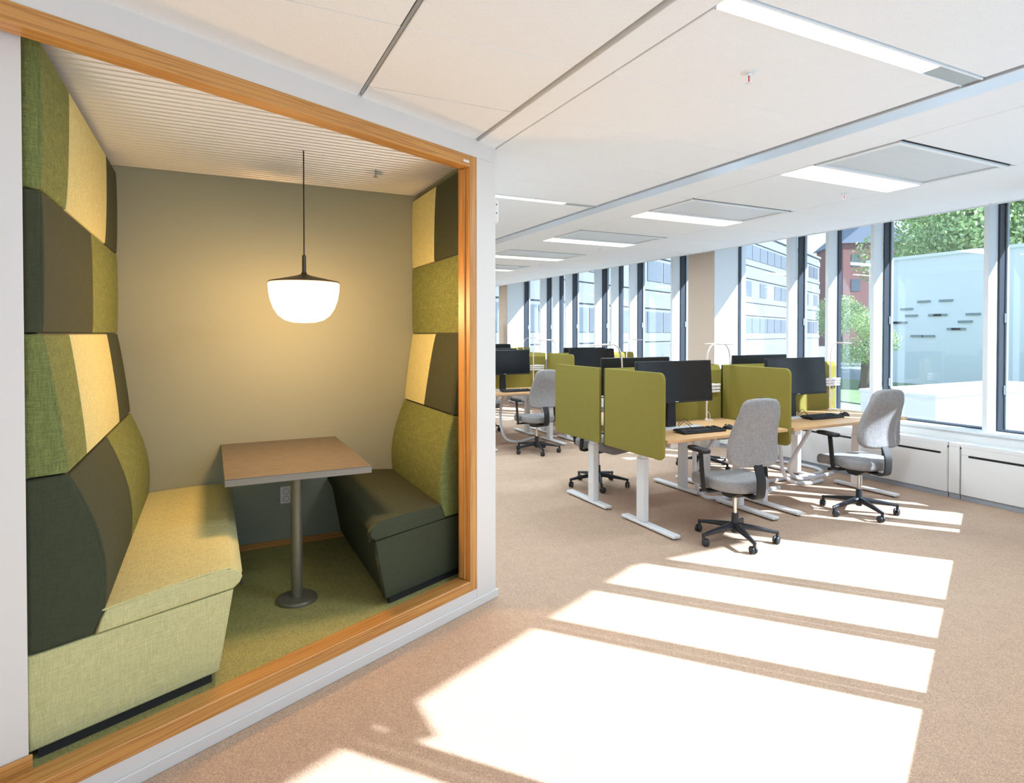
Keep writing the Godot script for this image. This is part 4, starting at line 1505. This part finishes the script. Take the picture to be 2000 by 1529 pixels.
# ================================================================ outdoors
func build_outside() -> void:
	var st := new_st()
	box(st, W(60, -0.75, 40), Vector3(220, 0.5, 220))
	var g := part(st, "ground", M.concrete, self)
	tag(g, "pale paved ground outside the windows", "ground")
	g.set_meta("kind", "structure")
	st = new_st()
	plan(st, [Vector2(16, 5), Vector2(25.9, 5), Vector2(25.9, 19), Vector2(18, 16)], -0.5, -0.46)
	var lawn := part(st, "lawn", M.grass, self)
	tag(lawn, "pale green lawn outside between the paving and the trees", "lawn")
	lawn.set_meta("kind", "stuff")
	# white kiosk close to the glass
	var k := thing("terrace_box", "low bright white box standing outside the wide pane", "roof box", W(11.5, -0.5, 5.85))
	cube(k, "body", Vector3(0, 0.58, 0), Vector3(4.0, 1.16, 1.15), M.kiosk)
	cube(k, "lid", Vector3(0, 1.18, 0), Vector3(4.06, 0.05, 1.2), M.kiosk, 0.01)
	# white office building with strip windows
	var dirv := Vector2(0.904, 0.427)
	var xf := wall_frame(Vector2(82.5, 62.5) - dirv * 78.0, dirv)
	var b := thing("office_building", "white office building with grey strip windows seen through the far panes", "building")
	b.transform = xf
	cube(b, "wall", Vector3(39, 6.2, -4.0), Vector3(78, 13.4, 7.9), M.facade_white)
	var r := rng(7)
	var pane := new_st()
	box(pane, Vector3.ZERO, Vector3(2.6, 1.6, 0.06))
	var pm := mesh_of(pane, M.facade_glass)
	for fl in 3:
		var yc := 2.5 + 4.0 * fl
		cube(b, "band", Vector3(39, yc + 1.45, 0.0), Vector3(78, 0.7, 0.16), M.facade_white)
		cube(b, "band", Vector3(39, yc - 1.3, 0.0), Vector3(78, 0.4, 0.12), M.facade_white)
		for i in 27:
			if r.randf() < 0.22 and fl > 0:
				continue
			share(pm, "window_pane", b, Transform3D(Basis(), Vector3(1.6 + 2.85 * i, yc, -0.03)))
	cube(b, "roof_edge", Vector3(39, 12.95, -4.0), Vector3(78.4, 0.3, 8.3), M.facade_white)
	# brick house with a gable
	var hs := thing("brick_house", "red brick house with a grey gable roof beyond the white building", "house", W(100, -0.5, 68), deg_to_rad(-34))
	cube(hs, "wall", Vector3(0, 8.4, 0), Vector3(10, 16.8, 12), M.brick)
	st = new_st()
	prism(st, PackedVector2Array([Vector2(-5.6, 16.8), Vector2(5.6, 16.8), Vector2(0, 21.5)]), -6.4, 6.4)
	part(st, "roof", M.roof, hs)
	for i in 3:
		for j in 3:
			cube(hs, "window_pane", Vector3(-3.0 + 3.0 * i, 6.0 + 4.0 * j, 6.02), Vector3(1.4, 2.0, 0.06), M.facade_glass)
	# trees
	var low := thing("low_building", "long pale grey building with slot windows outside the wide pane", "building", W(30, -0.5, 11.5))
	cube(low, "wall", Vector3(0, 2.6, 0), Vector3(8, 5.2, 11.5), M.pale_wall)
	cube(low, "roof_edge", Vector3(0, 5.25, 0), Vector3(8.2, 0.12, 11.7), M.pale_wall)
	var lr := rng(12)
	for i in 16:
		cube(low, "slot_window", Vector3(-4.02, 2.0 + 0.28 * lr.randi_range(0, 5), -5.0 + 0.22 * i + lr.randf_range(0, 0.1)), Vector3(0.06, 0.09, 0.5), M.slot)
	cube(low, "door", Vector3(-4.02, 1.55, 1.2), Vector3(0.06, 3.1, 1.6), M.facade_white)
	var spots := [[38.5, 17.0, 12.5, "broad light green tree rising over the low grey building"], [41.0, 21.5, 12.0, "light green tree between the low building and the brick house"], [44.0, 31.5, 5.5, "smaller tree before the brick house"], [46.0, 25.5, 13.0, "tall tree standing far behind the broad green one"], [39.0, 12.0, 12.5, "leafy tree beyond the corner end of the low building"], [21.5, 14.4, 3.0, "young bushy tree on the lawn before the low building"]]
	for i in spots.size():
		tree(spots[i][0], spots[i][1], spots[i][2], 100 + i, spots[i][3])

func tree(x: float, v: float, h: float, s: int, label: String) -> void:
	var t := thing("leafy_tree", label, "tree", W(x, -0.5, v), 0.0, "trees outside the windows")
	var r := rng(s)
	var st := new_st()
	tube(st, spline([Vector3.ZERO, Vector3(0.05, h * 0.25, 0.03), Vector3(-0.05, h * 0.6, 0)], 4), [0.22, 0.21, 0.2, 0.19, 0.18, 0.16, 0.14, 0.12, 0.1], 8)
	part(st, "trunk", M.trunk, t)
	st = new_st()
	var blobs := []
	for k in 13:
		var a := r.randf() * TAU
		var q := r.randf()
		blobs.append([Vector3(cos(a) * h * 0.27 * sqrt(q), h * (0.42 + 0.45 * r.randf()), sin(a) * h * 0.27 * sqrt(q)), h * r.randf_range(0.12, 0.19)])
	for k in 12000:
		var b: Array = blobs[r.randi() % blobs.size()]
		var n := Vector3(r.randfn(), r.randfn(), r.randfn()).normalized()
		var c: Vector3 = b[0] + n * b[1] * pow(r.randf(), 0.28)
		var u := n.cross(Vector3(r.randfn(), r.randfn(), r.randfn())).normalized() * r.randf_range(0.055, 0.11) * h / 9.0
		var w := (n + 0.8 * Vector3(r.randfn(), r.randfn(), r.randfn())).normalized().cross(u).normalized() * u.length() * 0.7
		var g := r.randf_range(0.62, 1.15)
		st.set_color(Color(g * r.randf_range(0.9, 1.15), g, g * r.randf_range(0.8, 1.0)))
		var nn := u.cross(w).normalized()
		if nn.dot(n) < 0:
			nn = -nn
		tri(st, c - u, c + w, c + u, nn, nn, nn)
		tri(st, c - u, c + u, c - w, nn, nn, nn)
	part(st, "crown", M.leaf, t)

# ================================================================ small things
func build_details() -> void:
	# sprinkler heads
	var sp := [[2.087, 1.93, "sprinkler head under the ceiling beside the line light"], [4.575, 3.25, "sprinkler head past the light panel before the first island"], [4.62, 6.76, "sprinkler head between the first two desk islands"], [4.60, 8.45, "sprinkler head over the middle desk island"]]
	for s in sp:
		var t := thing("ceiling_sprinkler", s[2], "sprinkler", W(s[0], CEIL, s[1]), 0.0, "sprinkler heads")
		var st := new_st()
		lathe(st, [Vector2(0, -0.006), Vector2(0.022, -0.006), Vector2(0.034, -0.002), Vector2(0.036, 0.0)], 24)
		part(st, "rosette", M.frame_white, t)
		st = new_st()
		lathe(st, crisp([Vector2(0, -0.006), Vector2(0.011, -0.006), Vector2(0.010, -0.016), Vector2(0, -0.016)]), 14)
		for k in [-1.0, 1.0]:
			tube(st, [Vector3(0.011 * k, -0.012, 0), Vector3(0.013 * k, -0.03, 0), Vector3(0.004 * k, -0.048, 0)], 0.0022, 6)
		lathe(st, crisp([Vector2(0, -0.047), Vector2(0.016, -0.047), Vector2(0.016, -0.050), Vector2(0, -0.050)]), 16)
		part(st, "yoke", M.frame_white, t)
		st = new_st()
		tube(st, [Vector3(0, -0.015, 0), Vector3(0, -0.046, 0)], 0.003, 8)
		part(st, "glass_bulb", M.red, t)
	# white device on the side wall, just past the booth corner
	var d := thing("wall_device", "white device with two black dots on the wall past the booth corner", "wall device", W(1.55, 2.36, 3.50))
	var st2 := new_st()
	box(st2, Vector3(0.03, 0, 0), Vector3(0.06, 0.155, 0.10), 0.012)
	part(st2, "case", M.plastic, d)
	st2 = new_st()
	for k in [-1.0, 1.0]:
		lathe(st2, [Vector2(0, 0.002), Vector2(0.004, 0.002), Vector2(0.004, 0.0)], 10, Vector3(0.042, 0.026 * k + 0.01, 0.05), Basis(Vector3.RIGHT, Vector3(0, 0, 1), Vector3(0, -1, 0)))
	part(st2, "black_dots", M.black, d)
	# flexible white cable hoses under the first island
	var hoses := [
		["white cable hose hanging from the aisle-end desk, looping to the floor", [W(3.80, 0.73, 4.10), W(3.82, 0.52, 4.12), W(3.95, 0.25, 4.24), W(4.16, 0.07, 4.36), W(4.40, 0.021, 4.38), W(4.62, 0.021, 4.34), W(5.04, 0.021, 4.34)]],
		["second white cable hose under the aisle-end desk, swinging back before it falls", [W(4.22, 0.73, 4.20), W(4.02, 0.42, 4.26), W(4.09, 0.24, 4.40), W(4.26, 0.08, 4.50), W(4.42, 0.0615, 4.46), W(4.70, 0.0615, 4.30), W(5.10, 0.0615, 4.30)]],
		["white cable hose hanging by the leg of the window-end desk", [W(4.86, 0.73, 4.10), W(4.90, 0.50, 4.12), W(5.12, 0.22, 4.27), W(5.42, 0.06, 4.39), W(5.70, 0.021, 4.40), W(5.90, 0.021, 4.42)]],
		["white cable hose curving up beneath the window-end desktop", [W(5.42, 0.73, 4.14), W(5.24, 0.44, 4.20), W(5.36, 0.21, 4.40), W(5.58, 0.07, 4.47), W(5.80, 0.0615, 4.44), W(6.15, 0.0615, 4.48)]],
		["white cable hose lying along the floor towards the radiator casing", [W(5.0, 0.021, 4.62), W(5.6, 0.021, 4.66), W(6.15, 0.021, 4.66), W(6.36, 0.021, 4.82), W(6.36, 0.021, 5.15), W(6.20, 0.021, 5.5)]],
		["white cable hose looping beside the chair of the middle island", [W(3.85, 0.73, 8.1), W(3.75, 0.42, 8.0), W(3.78, 0.12, 7.92), W(4.0, 0.03, 7.95), W(4.4, 0.021, 8.2)]]]
	for h in hoses:
		var st := new_st()
		tube(st, spline(h[1], 8), 0.019, 10)
		var o := part(st, numbered("cable_hose"), M.hose, self)
		tag(o, h[0], "cable hose", "white cable hoses")
	# cable grommets and cables on the first island's desks
	for c in [[4.23, 4.36, "aisle-end"], [6.0, 4.36, "window-end"]]:
		var g := thing("cable_grommet", "round white cable outlet with a white cord on the %s desk" % c[2], "cable outlet", W(c[0], DESK, c[1]), 0.0, "cable outlets")
		var st := new_st()
		lathe(st, crisp([Vector2(0, 0.006), Vector2(0.028, 0.006), Vector2(0.034, 0.001), Vector2(0, 0.001)]), 24)
		part(st, "cap", M.plastic, g)
		st = new_st()
		tube(st, spline([Vector3(0, 0.006, 0), Vector3(0.0, 0.05, 0), Vector3(-0.05, 0.10, 0.01), Vector3(-0.03, 0.16, 0.0), Vector3(-0.035, 0.30, 0.02)], 6), 0.003, 6)
		part(st, "cord", M.plastic, g)
	for c in [[3.56, 3.98, "aisle-end", 3.65, 3.965], [5.06, 3.98, "window-end", 5.30, 4.075]]:
		var st := new_st()
		var y := DESK + 0.004
		tube(st, spline([W(c[0] + 0.06, y + 0.02, 4.11), W(c[0] + 0.14, y + 0.07, 4.12), W(c[0] + 0.25, y + 0.01, 4.15), W(c[0] + 0.29, y, 4.08), W(c[3] + 0.12, y, c[4] + 0.03), W(c[3] + 0.10, y + 0.012, c[4])], 6), 0.0028, 6)
		tube(st, spline([W(c[0] + 0.05, y + 0.012, 4.09), W(c[0] + 0.09, y + 0.05, 4.06), W(c[0] + 0.13, y + 0.012, 4.03), W(c[0] + 0.08, y + 0.004, 4.00)], 6), 0.0028, 6)
		var o := part(st, numbered("keyboard_cable"), M.black, self)
		tag(o, "thin black keyboard cable curling on the %s desk, first island" % c[2], "cable", "black keyboard cables")
	# green felt partition far down the aisle
	var f := thing("felt_partition", "tall dark green felt partition far down the aisle", "partition", W(5.98, 0, 13.2))
	cube(f, "panel", Vector3(0, 1.0, 0), Vector3(0.05, 1.92, 0.3), M.felt_dark, 0.01)
	cube(f, "foot", Vector3(0, 0.02, 0), Vector3(0.35, 0.04, 0.08), M.white_metal, 0.005)
